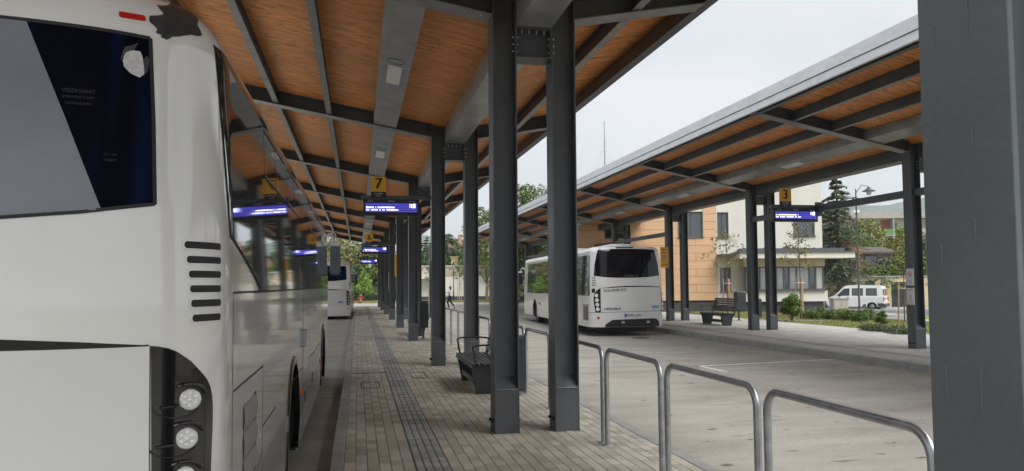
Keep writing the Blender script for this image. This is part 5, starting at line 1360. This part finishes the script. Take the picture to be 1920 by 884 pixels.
# ------------------------------------------------------------------ street lamps
def lamp_modern(label, r, d, z0, H):
    x, y = RD(r, d); t = thing('street_lamp', label, 'lamp', (x, y, z0))
    mb = MB(); mb.lathe([(.14, 0), (.14, .25), (.09, .5), (.06, .6), (.05, H * .55), (.035, H)], (x, y, z0), n=12); mb.build('pole', STEEL, t)
    for zz in (.6, H * .42, H * .8): mb = MB(); mb.lathe([(.075, zz), (.075, zz + .1)], (x, y, z0), n=12); mb.build('collar', STEEL, t)
    e = P3(r + .75, d, 0); f = P3(r + .35, d, 0)
    mb = MB(); mb.tube([(x, y, z0 + H - .25), (f[0], f[1], z0 + H + .22), (e[0], e[1], z0 + H + .15), (e[0], e[1], z0 + H + .0)], .022, 8); mb.build('arm', STEEL, t)
    mb = MB(); mb.lathe([(.03, .12), (.07, .1), (.14, .0), (.36, -.12), (.36, -.14), (.15, -.13)], (e[0], e[1], z0 + H), n=20); s_ = mb.build('lamp_shade', STEEL, t)
    mb = MB(); mb.lathe([(.15, -.14), (.15, -.24), (.10, -.34), (.02, -.38)], (e[0], e[1], z0 + H), n=16); mb.build('globe', mat('clear lamp globe', (.5, .52, .53), .1, 0, coat=1), s_)
lamp_modern('tall dark street lamp with bell shade to the right, in front of the white van', 19.9, 44.2, -.5, 7.45)
def lamp_lantern(label, x, y, z0, H):
    t = thing('lantern_lamp', label, 'lamp', (x, y, z0), 'lantern street lamps')
    mb = MB(); mb.lathe([(.16, 0), (.14, .35), (.07, .6), (.045, 1.2), (.035, H)], (x, y, z0), n=10); mb.tube([(x - .25, y, z0 + H - .35), (x + .25, y, z0 + H - .35)], .02, 6); mb.build('pole', BLACKM, t)
    mb = MB(); mb.lathe([(.08, H), (.19, H + .38), (.2, H + .4)], (x, y, z0), n=6, smooth=False); mb.build('lantern_glass', MAT['clear lamp globe'], t)
    mb = MB(); mb.lathe([(.24, H + .4), (.12, H + .56), (.03, H + .66), (.02, H + .78)], (x, y, z0), n=6, smooth=False); mb.build('lantern_cap', BLACKM, t)
def at(px, py, z=None, Y=None):
    d_ = _f * 1440. + _R * (px - 960) + _U * (442 + 16.7 - py); t_ = (z - EYE) / d_.z if z is not None else Y / d_.y
    return (d_.x * t_, d_.y * t_, EYE + d_.z * t_)
p = RD((850 - 960) / 1440. * 78.6, 78.6); lamp_lantern('black lantern lamp on the verge just right of the walking woman', p[0], p[1], -.06, 3.3)
p = RD((693 - 960) / 1440. * 80., 80.); lamp_lantern('black lantern lamp under the far displays, by the bright green tree', p[0], p[1], -.06, 3.5)

# red hydrant, fence, timber at the far end
p = at(676, 567, z=-.06); hy = thing('hydrant', 'red brown hydrant standing on the verge past the far coach', 'hydrant', (p[0], p[1], -.06))
mb = MB(); mb.lathe([(.2, 0), (.2, .1), (.14, .12), (.14, .55), (.17, .6), (.16, .7), (.05, .8)], (p[0], p[1], -.06), n=14); mb.tube([(p[0] - .26, p[1], .36), (p[0] + .26, p[1], .36)], .08, 10); mb.build('hydrant_body', mat('red brown iron', (.30, .06, .03), .6), hy)
fx, fy = RD(-16, 88.); fe = thing('mesh_fence', 'pale green mesh fence behind the verge at the far end', 'fence', (fx, fy, -.1))
for k in range(15):
    mb = MB(); r0 = -23 + k * .95; rbox(mb, r0, r0 + .05, 88., 88.05, -.2, 1.5); mb.build('post', GALV, fe, fix=True)
mb = MB()
for k in range(133): r0 = -23 + k * .1; mb.bar(P3(r0, 88.02, -.1), P3(r0, 88.02, 1.45), .008, .008, (1, 0, 0))
for zz in (.0, .5, 1., 1.45): mb.bar(P3(-23, 88.02, zz), P3(-9.7, 88.02, zz), .012, .012)
tag(mb.build('mesh_wires', mat('green wire', (.10, .22, .17), .6), fe), kind='stuff')
# ------------------------------------------------------------------ vegetation
nrng = np.random.default_rng(7)
def leafmat(name, a, b, c_=None):
    m = mat(name, a, .6, col2=b, scale=1.1, detail=5, lo=.38, hi=.62, rnd=.22, attr='rnd', spec=.25)
    p = m.node_tree.nodes['Principled BSDF']
    p.inputs['Transmission Weight'].default_value = 0
    return m
BARK = mat('bark', (.09, .07, .055), .95, col2=(.16, .14, .12), scale=6, stretch=(1, 1, .2), bump=.5, bscale=30)
LGREEN = leafmat('mid green leaves', (.065, .11, .025), (.14, .18, .045))
LDARK = leafmat('dark green leaves', (.03, .062, .022), (.07, .11, .04))
LYEL = leafmat('yellow green leaves', (.17, .20, .035), (.30, .28, .065))
LBRT = leafmat('bright green leaves', (.15, .28, .05), (.26, .38, .08))
LORG = leafmat('orange autumn leaves', (.35, .12, .035), (.50, .24, .09))
LNEED = leafmat('spruce needles', (.05, .075, .04), (.12, .14, .065))
LOLIVE = leafmat('olive autumn leaves', (.14, .15, .045), (.25, .23, .08))
LPINE = leafmat('pine needles', (.07, .14, .03), (.15, .22, .055))
def leaf_cloud(name, centers, radii, n, size, m, parent, droop=0., squash=.8, shell=.55):
    """many small folded leaves scattered through overlapping clumps"""
    centers = np.array(centers); radii = np.array(radii); K = len(centers)
    w = radii ** 2; w = w / w.sum(); idx = nrng.choice(K, n, p=w)
    v = nrng.normal(size=(n, 3)); v /= np.linalg.norm(v, axis=1)[:, None]
    rr = radii[idx] * (shell + (1 - shell) * nrng.random(n) ** .6) * (1 + .12 * nrng.normal(size=n))
    pos = centers[idx] + v * rr[:, None] * [1, 1, squash]
    nrm = v + nrng.normal(scale=.7, size=(n, 3)); nrm[:, 2] += .3; nrm /= np.linalg.norm(nrm, axis=1)[:, None]
    t = np.cross(nrm, nrng.normal(size=(n, 3))); t /= np.linalg.norm(t, axis=1)[:, None]; t[:, 2] -= droop
    b = np.cross(nrm, t); s = size * (.6 + .8 * nrng.random(n))[:, None]
    a1 = pos - t * s; a2 = pos + b * s * .45; a3 = pos + t * s; a4 = pos - b * s * .45
    V = np.stack([a1, a2, a3, a4], 1).reshape(-1, 3) - np.array(ORG[parent.name])
    F = np.arange(4 * n).reshape(n, 4)
    me = bpy.data.meshes.new(name); me.from_pydata(V.tolist(), [], F.tolist()); me.materials.append(m)
    at_ = me.attributes.new('rnd', 'FLOAT', 'FACE'); clr = nrng.random(K)[idx] * .6 + nrng.random(n) * .4; at_.data.foreach_set('value', clr)
    return link_mesh(name, me, parent)
def trunk_mesh(base, H, r, limbs, lean=(0, 0)):
    mb = MB(); bx, by, bz = base; pts = []
    for i in range(7): t = i / 6; pts.append((bx + lean[0] * t + .06 * math.sin(i * 1.7), by + lean[1] * t, bz + H * t))
    mb.tube(pts, [r * (1 - .75 * i / 6) for i in range(7)], 8)
    for (tz, dx, dy, dz, rr) in limbs:
        sx, sy, sz = bx + lean[0] * tz, by + lean[1] * tz, bz + H * tz
        mb.tube([(sx, sy, sz), (sx + dx * .5, sy + dy * .5, sz + dz * .45), (sx + dx, sy + dy, sz + dz)], [rr, rr * .6, rr * .2], 6)
    return mb
def tree(name, label, base, H, R, m, n=2600, size=.22, z_low=.25, cat='tree', group=None, trunk_r=None, clumps=16, seed=1, squash=.85, cone=0.):
    r = random.Random(seed); t = thing(name, label, cat, base, group); bx, by, bz = base
    C_, Rr, limbs = [], [], []
    for i in range(clumps):
        f = z_low + (1 - z_low) * (i + .5) / clumps; a = i * 2.4 + r.uniform(-.5, .5)
        prof = math.sin(math.pi * (.15 + .8 * (f - z_low) / (1 - z_low))) ** .7 * (1 - cone) + cone * (1.05 - (f - z_low) / (1 - z_low))
        q = R * prof * r.uniform(.35, .72); x, y, z = bx + q * math.cos(a), by + q * math.sin(a), bz + H * min(f, .93)
        C_.append((x, y, z)); Rr.append(R * r.uniform(.28, .48) * (.45 + .55 * prof)); 
        limbs.append((max(.2, f - .25), x - bx, y - by, z - (bz + H * max(.2, f - .25)), (trunk_r or R * .06) * .4))
    tr = trunk_mesh(base, H * .9, trunk_r or R * .06, limbs).build('trunk', BARK, t)
    cr = leaf_cloud('crown', C_, Rr, n, size, m, t, squash=squash)
    return t
def conifer(name, label, base, H, R, m=LNEED, tiers=22, seed=1, group=None, needles=34, skirt=.06, droop=.35):
    r = random.Random(seed); t = thing(name, label, 'tree', base, group); bx, by, bz = base
    mb = MB(); mb.tube([(bx, by, bz), (bx, by, bz + H * .5), (bx, by, bz + H)], [H * .018, H * .011, .015], 8); mb.build('trunk', BARK, t)
    V, F, rn, lb = [], [], [], MB()
    for k in range(tiers):
        f = skirt + (1 - skirt) * k / tiers; z = bz + H * f; L = R * (1 - f) ** .8 * r.uniform(.6, 1.2) + .12
        for j in range(7 if f < .8 else 5):
            a = j * 2 * math.pi / 7 + k * 1.1 + r.uniform(-.25, .25); l = L * r.uniform(.45, 1.15)
            tip = (bx + l * math.cos(a), by + l * math.sin(a), z - l * droop * r.uniform(.5, 1.1) + .12 * l)
            lb.tube([(bx, by, z), ((bx + tip[0]) / 2, (by + tip[1]) / 2, z + .04 * l - .1 * l), tip], [.03, .02, .006], 4, False)
            cl = r.random()
            for q in range(needles):
                s_ = r.uniform(.12, 1.03); px = bx + (tip[0] - bx) * s_; py = by + (tip[1] - by) * s_; pz = z + (tip[2] - z) * s_ ** 1.3
                wv = .26 * l * (1.05 - s_) + .10; px += r.gauss(0, wv * .5); py += r.gauss(0, wv * .5); pz += r.gauss(0, .05) - .08
                e = r.uniform(.05, .12) * (.7 + H / 16); aa = a + r.uniform(-1.2, 1.2); dx, dy = math.cos(aa) * e, math.sin(aa) * e; h = e * r.uniform(.3, .8)
                n = len(V); V += [(px - dx, py - dy, pz + h * .3), (px + dy * .35, py - dx * .35, pz - h * .6), (px + dx, py + dy, pz - h), (px - dy * .35, py + dx * .35, pz + h * .1)]; F.append((n, n + 1, n + 2, n + 3)); rn.append(cl * .6 + r.random() * .4)
    lb.build('boughs', BARK, t, kind='stuff')
    o = ORG[t.name]; me = bpy.data.meshes.new('crown'); me.from_pydata([(a - o[0], b - o[1], c_ - o[2]) for a, b, c_ in V], [], F); me.materials.append(m)
    at_ = me.attributes.new('rnd', 'FLOAT', 'FACE'); at_.data.foreach_set('value', rn); link_mesh('crown', me, t); return t
def rdt(px, d): return RD((px - 960) / 1440. * d, d)
def ztop(py, d): return 1.6 + (533 - py) / 1440. * d
# right hand side
x, y = rdt(1572, 62); conifer('spruce_tree', 'tall drooping spruce between the cream building and the street lamp', (x, y, -.5), 11.6, 4.8, tiers=26, seed=3, needles=90, droop=.5)
x, y = rdt(1556, 70); conifer('spruce_tree', 'second darker spruce close to the cream building corner, behind the tall one', (x, y, -.5), 9.4, 4.2, tiers=22, seed=9, needles=60, droop=.5)
x, y = rdt(1622, 90); tree('broadleaf_tree', 'large yellow green tree hiding the left end of the apartment block', (x, y, -.4), 9.3, 3.3, LYEL, 5200, .20, .2, seed=5, clumps=24)
x, y = rdt(1668, 84); tree('broadleaf_tree', 'mid green tree right of the large yellow green one, before the apartment block', (x, y, -.4), 6.6, 3.0, LOLIVE, 4200, .18, .15, seed=6, clumps=20)
x, y = rdt(1600, 80); tree('broadleaf_tree', 'dark green tree just behind the street lamp pole', (x, y, -.4), 7.6, 3., LGREEN, 3600, .18, .12, seed=8)
x, y = rdt(1585, 66); tree('autumn_tree', 'orange leaved small tree below the spruce', (x, y, -.4), 5.7, 1.8, LORG, 2200, .12, .25, seed=11, clumps=14)
x, y = rdt(1618, 66.5); tree('autumn_bush', 'orange brown bush in front of the weathered cottage', (x, y, -.4), 2.9, 1.3, LORG, 1500, .12, .2, 'bush', seed=12, clumps=12)
x, y = rdt(1562, 65); tree('dark_bush', 'dark green bush behind the wall beside the cream building', (x, y, -.4), 4.2, 2.4, LDARK, 3000, .15, .05, 'bush', seed=13)
x, y = rdt(1642, 63.5); tree('clipped_bush', 'broad dark green bush leaning over the garden wall above the van', (x, y, -.4), 3.2, 2.7, LGREEN, 4200, .13, .3, 'bush', seed=14, squash=.6)
x, y = rdt(1668, 66); tree('dark_bush', 'dark green bush right of the cottage', (x, y, -.4), 3.9, 2.3, LDARK, 2500, .14, .1, 'bush', seed=15)
x, y = rdt(1715, 70); tree('broadleaf_tree', 'green tree partly hidden by the columns at the right', (x, y, -.4), 6.5, 3.0, LGREEN, 2600, .18, .1, seed=16)
# behind the opposite canopy
x, y = rdt(992, 66); tree('broadleaf_tree', 'leafy tree crown rising above the opposite canopy roof', (x, y, -.2), 10.6, 3.1, LGREEN, 7000, .15, .25, seed=17, clumps=30)
x, y = rdt(912, 84); tree('broadleaf_tree', 'tree crown behind the far end of the opposite canopy', (x, y, -.2), 10.4, 3.0, LGREEN, 3600, .17, .3, seed=18, clumps=20)
x, y = rdt(1010, 78); tree('broadleaf_tree', 'dark tree seen under the opposite canopy over the bus roof', (x, y, -.2), 7.5, 3.8, LDARK, 3000, .2, .05, seed=19)
x, y = rdt(968, 74); tree('broadleaf_tree', 'olive tree seen between bus front and canopy column', (x, y, -.2), 6.6, 3.2, LOLIVE, 3000, .2, .02, seed=20)
x, y = rdt(1055, 70); tree('broadleaf_tree', 'green tree beside the larch clad building, behind the white bus', (x, y, -.2), 7., 3.2, LGREEN, 2600, .2, .05, seed=21)
# over the pale hall
for px, d, H, R, m, lab, sd in ((786, 100, 7.4, 2.6, LDARK, 'dark conifer mass left of the second column pair above the hall', 31), (838, 104, 8.9, 2.6, LDARK, 'dark tree left of the gabled house above the hall', 32),
                        (852, 101, 6.6, 2.8, LDARK, 'lower dark tree over the hall chimney', 33), (872, 104, 7.2, 2.8, LDARK, 'dark tree below the long brown roof', 34), (905, 100, 6.4, 2.6, LYEL, 'yellow green tree at the right end over the hall', 35), (942, 102, 6.5, 3., LDARK, 'dark tree behind the nearer right column above the hall', 36)):
    x, y = rdt(px, d); tree('broadleaf_tree', lab, (x, y, -.2), H, R, m, 2600, .2, .1, seed=sd, group=None)
x, y = rdt(800, 112); conifer('spruce_tree', 'pointed dark conifer above the pale hall, by the second column', (x, y, -.2), 9.2, 2.2, LDARK, seed=5)
# far left end
for px, d, H, R, m, lab, sd in ((628, 96, 7.8, 4.2, LOLIVE, 'olive yellow tree at the left beyond the far coach', 41), (652, 100, 8.4, 4., LOLIVE, 'olive tree above the far coach', 42), (676, 104, 7.6, 3.6, LGREEN, 'green tree behind the far displays', 43), (700, 100, 6.8, 3.4, LDARK, 'dark tree right of the far displays', 44),
                        (664, 93, 4.4, 2.6, LDARK, 'dark hedge like tree right behind the far coach', 45), (696, 92, 4.6, 2.4, LGREEN, 'green shrubby tree behind the lantern lamp', 46), (725, 98, 6.2, 3.4, LDARK, 'dark tree behind the farthest columns', 47), (755, 96, 6., 3.2, LDARK, 'dark tree at the left end of the pale hall', 48), (600, 98, 8., 4.2, LGREEN, 'green tree hidden mostly behind the near coach', 49), (560, 100, 8.5, 4.6, LOLIVE, 'tree left of the platform mostly seen through reflections', 50)):
    x, y = rdt(px, d); tree('broadleaf_tree', lab, (x, y, -.2), H, R, m, 3000, .2, .05, seed=sd)
p = rdt(682, 79.); tree('columnar_tree', 'bright green young tree before the far fence', (p[0], p[1], -.06), 3.3, 1.1, LBRT, 2600, .085, .28, seed=51, cone=.75, trunk_r=.05, clumps=18)

# young staked trees
def sapling(label, x, y, z0, H, R, m, seed, stakes=True, n=420, size=.06, cat='young tree'):
    t = thing('young_tree', label, cat, (x, y, z0), 'young staked trees'); r = random.Random(seed)
    mb = MB(); mb.tube([(x, y, z0), (x + .03, y, z0 + H * .5), (x, y, z0 + H)], [.03, .02, .008], 6); C_, Rr = [], []
    for i in range(13):
        f = .48 + .5 * i / 13; a = i * 2.4; l = R * r.uniform(.4, 1.) * (1.15 - (f - .48) * 1.2)
        e = (x + l * math.cos(a), y + l * math.sin(a), z0 + H * f + l * .9); mb.tube([(x, y, z0 + H * f), e], [.01, .004], 4)
        C_ += [e, ((x + e[0]) / 2, (y + e[1]) / 2, (z0 + H * f + e[2]) / 2)]; Rr += [R * .24, R * .18]
    mb.build('trunk', BARK, t); leaf_cloud('crown', C_, Rr, n, size, m, t)
    if stakes:
        SM = MAT.get('stake') or mat('stake', (.42, .25, .13), .7, col2=(.5, .33, .18), scale=5)
        for k in range(3):
            a = k * 2.09 + .4; mb = MB(); q = .22; mb.tube([(x + q * math.cos(a), y + q * math.sin(a), z0), (x + q * .8 * math.cos(a), y + q * .8 * math.sin(a), z0 + 1.85)], .03, 8); mb.build('stake', SM, t)
        mb = MB(); mb.tube([(x + .2 * math.cos(a), y + .2 * math.sin(a), z0 + 1.62) for a in [2 * math.pi * i / 10 for i in range(11)]], .012, 5, False); mb.build('tie_band', WHT, t)
x, y = rdt(1362, 37.5); sapling('young tree with three stakes behind the opposite bench', x, y, -.05, 4.0, .95, LOLIVE, 2)
x, y = rdt(1498, 33.8); sapling('young tree with three stakes in the mulch bed right of the column pair', x, y, -.05, 4.2, .85, LOLIVE, 3, n=520)
x, y = rdt(1692, 31.); sapling('young yellow green tree with stakes beside the big column at the far right', x, y, -.3, 4.0, .7, LYEL, 4, n=900)
for px, py, lab in ((806, 571, 'leafless young tree before the pale hall, left of the second column'), (861, 567, 'young tree with stakes before the pale hall, right of the lantern lamp'), (914, 567, 'young tree before the pale hall at the right column')):
    p = rdt(px, 79.2); sapling(lab, p[0], p[1], -.06, 3.9, 1.0, LGREEN, px, stakes=True, n=700, size=.07)
# shrubs in the bed
def shrub(name, label, x, y, H, R, m, n, size, seed, z0=None, cat='shrub', group='low shrubs in the mulch bed', cone=0.):
    z0 = lawn_z(x, y) + .04 if z0 is None else z0
    t = thing(name, label, cat, (x, y, z0), group); r = random.Random(seed); mb = MB(); C_, Rr = [], []
    for i in range(9):
        a = i * 2.4; f = (i + 1) / 9.; q = R * .62 * (1 - cone * f) * r.uniform(.3, 1); e = (x + q * math.cos(a), y + q * math.sin(a), z0 + H * (.25 + .62 * f)); mb.tube([(x, y, z0), e], [.018, .006], 4); C_.append(e); Rr.append(R * .42 * (1 - .5 * cone * f))
    mb.build('stems', BARK, t); leaf_cloud('foliage', C_, Rr, n, size, m, t, shell=.3)
    return t
x, y = rdt(1482, 31.5); shrub('pine_shrub', 'bright green dwarf pine right beside the opposite column pair', x, y, 1.1, .50, LPINE, 4200, .05, 1, group=None)
x, y = rdt(1649, 27.2); shrub('pine_shrub', 'small bushy conifer at the right front of the mulch bed', x, y, .58, .27, LPINE, 2200, .03, 2, group=None, cone=.4)
pos = [(1518, 33.2), (1535, 34), (1552, 32.6), (1566, 33.8), (1580, 31.6), (1594, 32.8), (1606, 30.6), (1620, 31.8)]
nm = ['first', 'second', 'third', 'fourth', 'fifth', 'sixth', 'seventh', 'eighth', 'ninth', 'tenth', 'eleventh']
for i, (px, d_) in enumerate(pos):
    x, y = rdt(px, d_); shrub('low_shrub', 'low green shrub in the mulch bed, %s from the left along the row' % nm[i], x, y, .36 + .08 * math.sin(i * 2.), .46, LGREEN if i % 3 else LPINE, 1500, .035, 20 + i)
for i, (px, d_) in enumerate([(1625, 25.4), (1642, 24.8), (1672, 24.2), (1690, 23.4)]):
    x, y = rdt(px, d_); shrub('creeping_juniper', ['left', 'middle left', 'middle right', 'right'][i] + ' creeping juniper on the lawn edge before the small conifer', x, y, .08, .5, LNEED, 1200, .03, 50 + i, group='creeping junipers on the lawn edge')

# grass blades on the lawns: nobody could count them
def grass(name, quadfn, n, h, m):
    u = nrng.random((n, 2)); P = np.array([quadfn(a, b) for a, b in u]); a = nrng.random(n) * 6.28; hh = h * (.5 + nrng.random(n)); w = .008 + .006 * nrng.random(n)
    dx, dy = np.cos(a) * w, np.sin(a) * w; lx, ly = nrng.normal(scale=.4, size=n) * hh, nrng.normal(scale=.4, size=n) * hh
    V = np.stack([P + np.stack([dx, dy, 0 * a], 1), P - np.stack([dx, dy, 0 * a], 1), P + np.stack([lx, ly, hh], 1)], 1).reshape(-1, 3)
    me = bpy.data.meshes.new(name); me.from_pydata(V.tolist(), [], np.arange(3 * n).reshape(n, 3).tolist()); me.materials.append(m)
    o = bpy.data.objects.new(name, me); COL.objects.link(o); tag(o, kind='stuff', label='short lawn grass'); return o
def q1(a, b):
    x = 16.95 + 6.5 * a; y = 14 + 26 * b; return (x, y, lawn_z(x, y) + .0)
g1 = grass('lawn_grass', q1, 60000, .07, GRASSB); g1['label'] = 'short patchy lawn grass between the opposite platform and the bed'
g2 = grass('verge_grass', lambda a, b: (*RD(-24 + 30 * a, 77.4 + 2.8 * b), -.06), 26000, .10, GRASSB); g2['label'] = 'grass verge before the pale hall'
def chips(a, b):
    A_, B_, C2, D2 = [Vector(p) for p in BED]; p = (A_.lerp(B_, a)).lerp(D2.lerp(C2, a), b); return (p.x, p.y, lawn_z(p.x, p.y) + .05)
g3 = grass('bark_chips', chips, 9000, .04, MULCH); g3['label'] = 'loose bark chips of the planting bed'

# ------------------------------------------------------------------ the walking woman
p = at(843.5, 580.5, z=-.15)
pw = thing('person', 'woman in white top and black trousers carrying a red cloth, crossing the far lane', 'person', (p[0], p[1], -.15))
SKIN = mat('skin', (.52, .31, .22), .55); CW = mat('white blouse', (.72, .72, .72), .8); CB_ = mat('black trousers', (.012, .012, .014), .8); HAIR = mat('auburn hair', (.16, .06, .03), .6); REDC = mat('red cloth', (.5, .03, .05), .8); SHOE = mat('dark shoe', (.02, .02, .02), .5)
H0 = -.15
def skin_obj(name, verts, edges, radii, m, parent, sub=2, root=0):
    me = bpy.data.meshes.new(name); me.from_pydata(verts, edges, []); me.materials.append(m)
    o = link_mesh(name, me, parent, (0, 0, 0)); o.modifiers.new('skin', 'SKIN').use_smooth_shade = True; s_ = o.modifiers.new('subdivision', 'SUBSURF'); s_.levels = s_.render_levels = sub
    for i, r in enumerate(radii): me.skin_vertices[0].data[i].radius = r if isinstance(r, tuple) else (r, r)
    me.skin_vertices[0].data[root].use_root = True
    return o
# body frame: x = walking direction (to picture left), z up; turned below
V = [(0, 0, .93), (0, 0, 1.05), (.01, 0, 1.22), (.0, 0, 1.38), (0, 0, 1.47), (.015, 0, 1.53), (.02, 0, 1.62),
     (0, .09, .90), (.14, .10, .50), (.02, .10, .10), (.13, .10, .035),
     (0, -.09, .90), (-.06, -.09, .50), (-.33, -.08, .16), (-.25, -.08, .06),
     (0, .17, 1.37), (-.06, .22, 1.12), (.12, .20, .98), (.2, .19, .98),
     (0, -.17, 1.37), (.08, -.24, 1.12), (.26, -.12, 1.22), (.33, -.08, 1.26)]
E_ = [(0, 1), (1, 2), (2, 3), (3, 4), (4, 5), (5, 6), (0, 7), (7, 8), (8, 9), (9, 10), (0, 11), (11, 12), (12, 13), (13, 14), (3, 15), (15, 16), (16, 17), (17, 18), (3, 19), (19, 20), (20, 21), (21, 22)]
Rr = [(.11, .14), (.09, .12), (.10, .13), (.09, .15), .05, .055, .09, .09, .055, .036, .03, .09, .055, .036, .03, .05, .038, .028, .024, .05, .038, .028, .024]
n0 = len(V)
for hand, dirx in ((18, (.05, .0, -.03)), (22, (.05, .01, .02))):
    hx, hy, hz = V[hand]
    for k in range(5):
        oy = (k - 2) * .016 if k < 4 else .03; L = (.075, .085, .08, .065, .05)[k]; i = len(V)
        V += [(hx + .02, hy + oy, hz - .004 * k), (hx + .02 + L * .6, hy + oy * 1.2, hz - .01), (hx + .02 + L, hy + oy * 1.2, hz - .035)]
        E_ += [(hand, i), (i, i + 1), (i + 1, i + 2)]; Rr += [.010, .009, .007]
body_p = skin_obj('body', V, E_, Rr, SKIN, pw, 1)
bl = skin_obj('blouse', [(0, 0, .86), (0, 0, 1.06), (.01, 0, 1.24), (0, 0, 1.40), (0, .17, 1.37), (-.05, .215, 1.18), (0, -.17, 1.37), (.07, -.235, 1.18)], [(0, 1), (1, 2), (2, 3), (3, 4), (4, 5), (3, 6), (6, 7)], [(.135, .165), (.115, .145), (.12, .15), (.10, .13), .062, .055, .062, .055], CW, pw)
tr_ = skin_obj('trousers', [(0, 0, 1.06), (0, 0, .92), (0, .09, .86), (.14, .10, .50), (.03, .10, .13), (0, -.09, .86), (-.06, -.09, .50), (-.31, -.08, .20)], [(0, 1), (1, 2), (2, 3), (3, 4), (1, 5), (5, 6), (6, 7)], [(.11, .135), (.12, .15), .10, .068, .05, .10, .068, .05], CB_, pw)
skin_obj('shoe', [(-.0, .10, .06), (.07, .10, .035), (.17, .10, .03)], [(0, 1), (1, 2)], [.045, .04, .035], SHOE, pw); skin_obj('shoe', [(-.36, -.08, .14), (-.30, -.08, .07), (-.24, -.08, .03)], [(0, 1), (1, 2)], [.045, .04, .035], SHOE, pw)
skin_obj('hair', [(-.01, 0, 1.66), (-.05, 0, 1.60), (-.07, 0, 1.50), (-.07, .01, 1.38)], [(0, 1), (1, 2), (2, 3)], [.095, .09, .07, .045], HAIR, pw)
fc = MB()
for sy in (-.03, .03): fc.lathe([(.011, 0), (.008, .004)], (.098, sy, 1.625), 'x', 8)
fc.build('eyes', BLK, pw).parent = pw
fc = MB(); fc.lathe([(.016, 0), (.004, .03)], (.10, 0, 1.60), 'x', 8); fc.v = [(a, b, c_) for a, b, c_ in fc.v]; fc.build('nose', SKIN, pw)
fc = MB(); fc.box(.095, .105, -.022, .022, 1.565, 1.573); fc.build('mouth', REDC, pw)
for nm_ in ('eyes', 'nose', 'mouth'):
    for ch in pw.children:
        if ch.name.startswith(nm_): ch.location = (p[0], p[1], -.15)
cloth = thing('red_cloth', 'red cloth hanging from the walking woman\'s arm', 'cloth', (p[0], p[1], .7))
rc = MB(); vs = []
for j in range(7):
    for i in range(5): vs.append((.05 * math.sin(i * 1.5 + j * .4) + .1, (i - 2) * .05, .36 - j * .09))
rc.add(vs, [(j * 5 + i, j * 5 + i + 1, j * 5 + i + 6, j * 5 + i + 5) for j in range(6) for i in range(4)], True); o = link_mesh('cloth_folds', rc.mesh('cloth_folds', REDC), cloth, (0, 0, 0)); sd_ = o.modifiers.new('thickness', 'SOLIDIFY'); sd_.thickness = .012
pw.rotation_euler = (0, 0, rad(180 - 20)); cloth.rotation_euler = (0, 0, rad(180 - 20)); cloth.location = (p[0] - .22, p[1] + .12, .68)

# ------------------------------------------------------------------ the air between here and the hill
hz = MB(); hz.box(-2210, 2210, -2210, 2210, -3.2, 230)
hm = bpy.data.materials.new('air'); hm.use_nodes = True; hn = hm.node_tree; hn.nodes.remove(hn.nodes['Principled BSDF'])
pv = hn.nodes.new('ShaderNodeVolumePrincipled'); pv.inputs['Density'].default_value = .00030; pv.inputs['Color'].default_value = (.86, .92, 1., 1); pv.inputs['Anisotropy'].default_value = .2
hn.links.new(pv.outputs['Volume'], hn.nodes['Material Output'].inputs['Volume'])
tag(hz.build('haze', hm), kind='stuff')
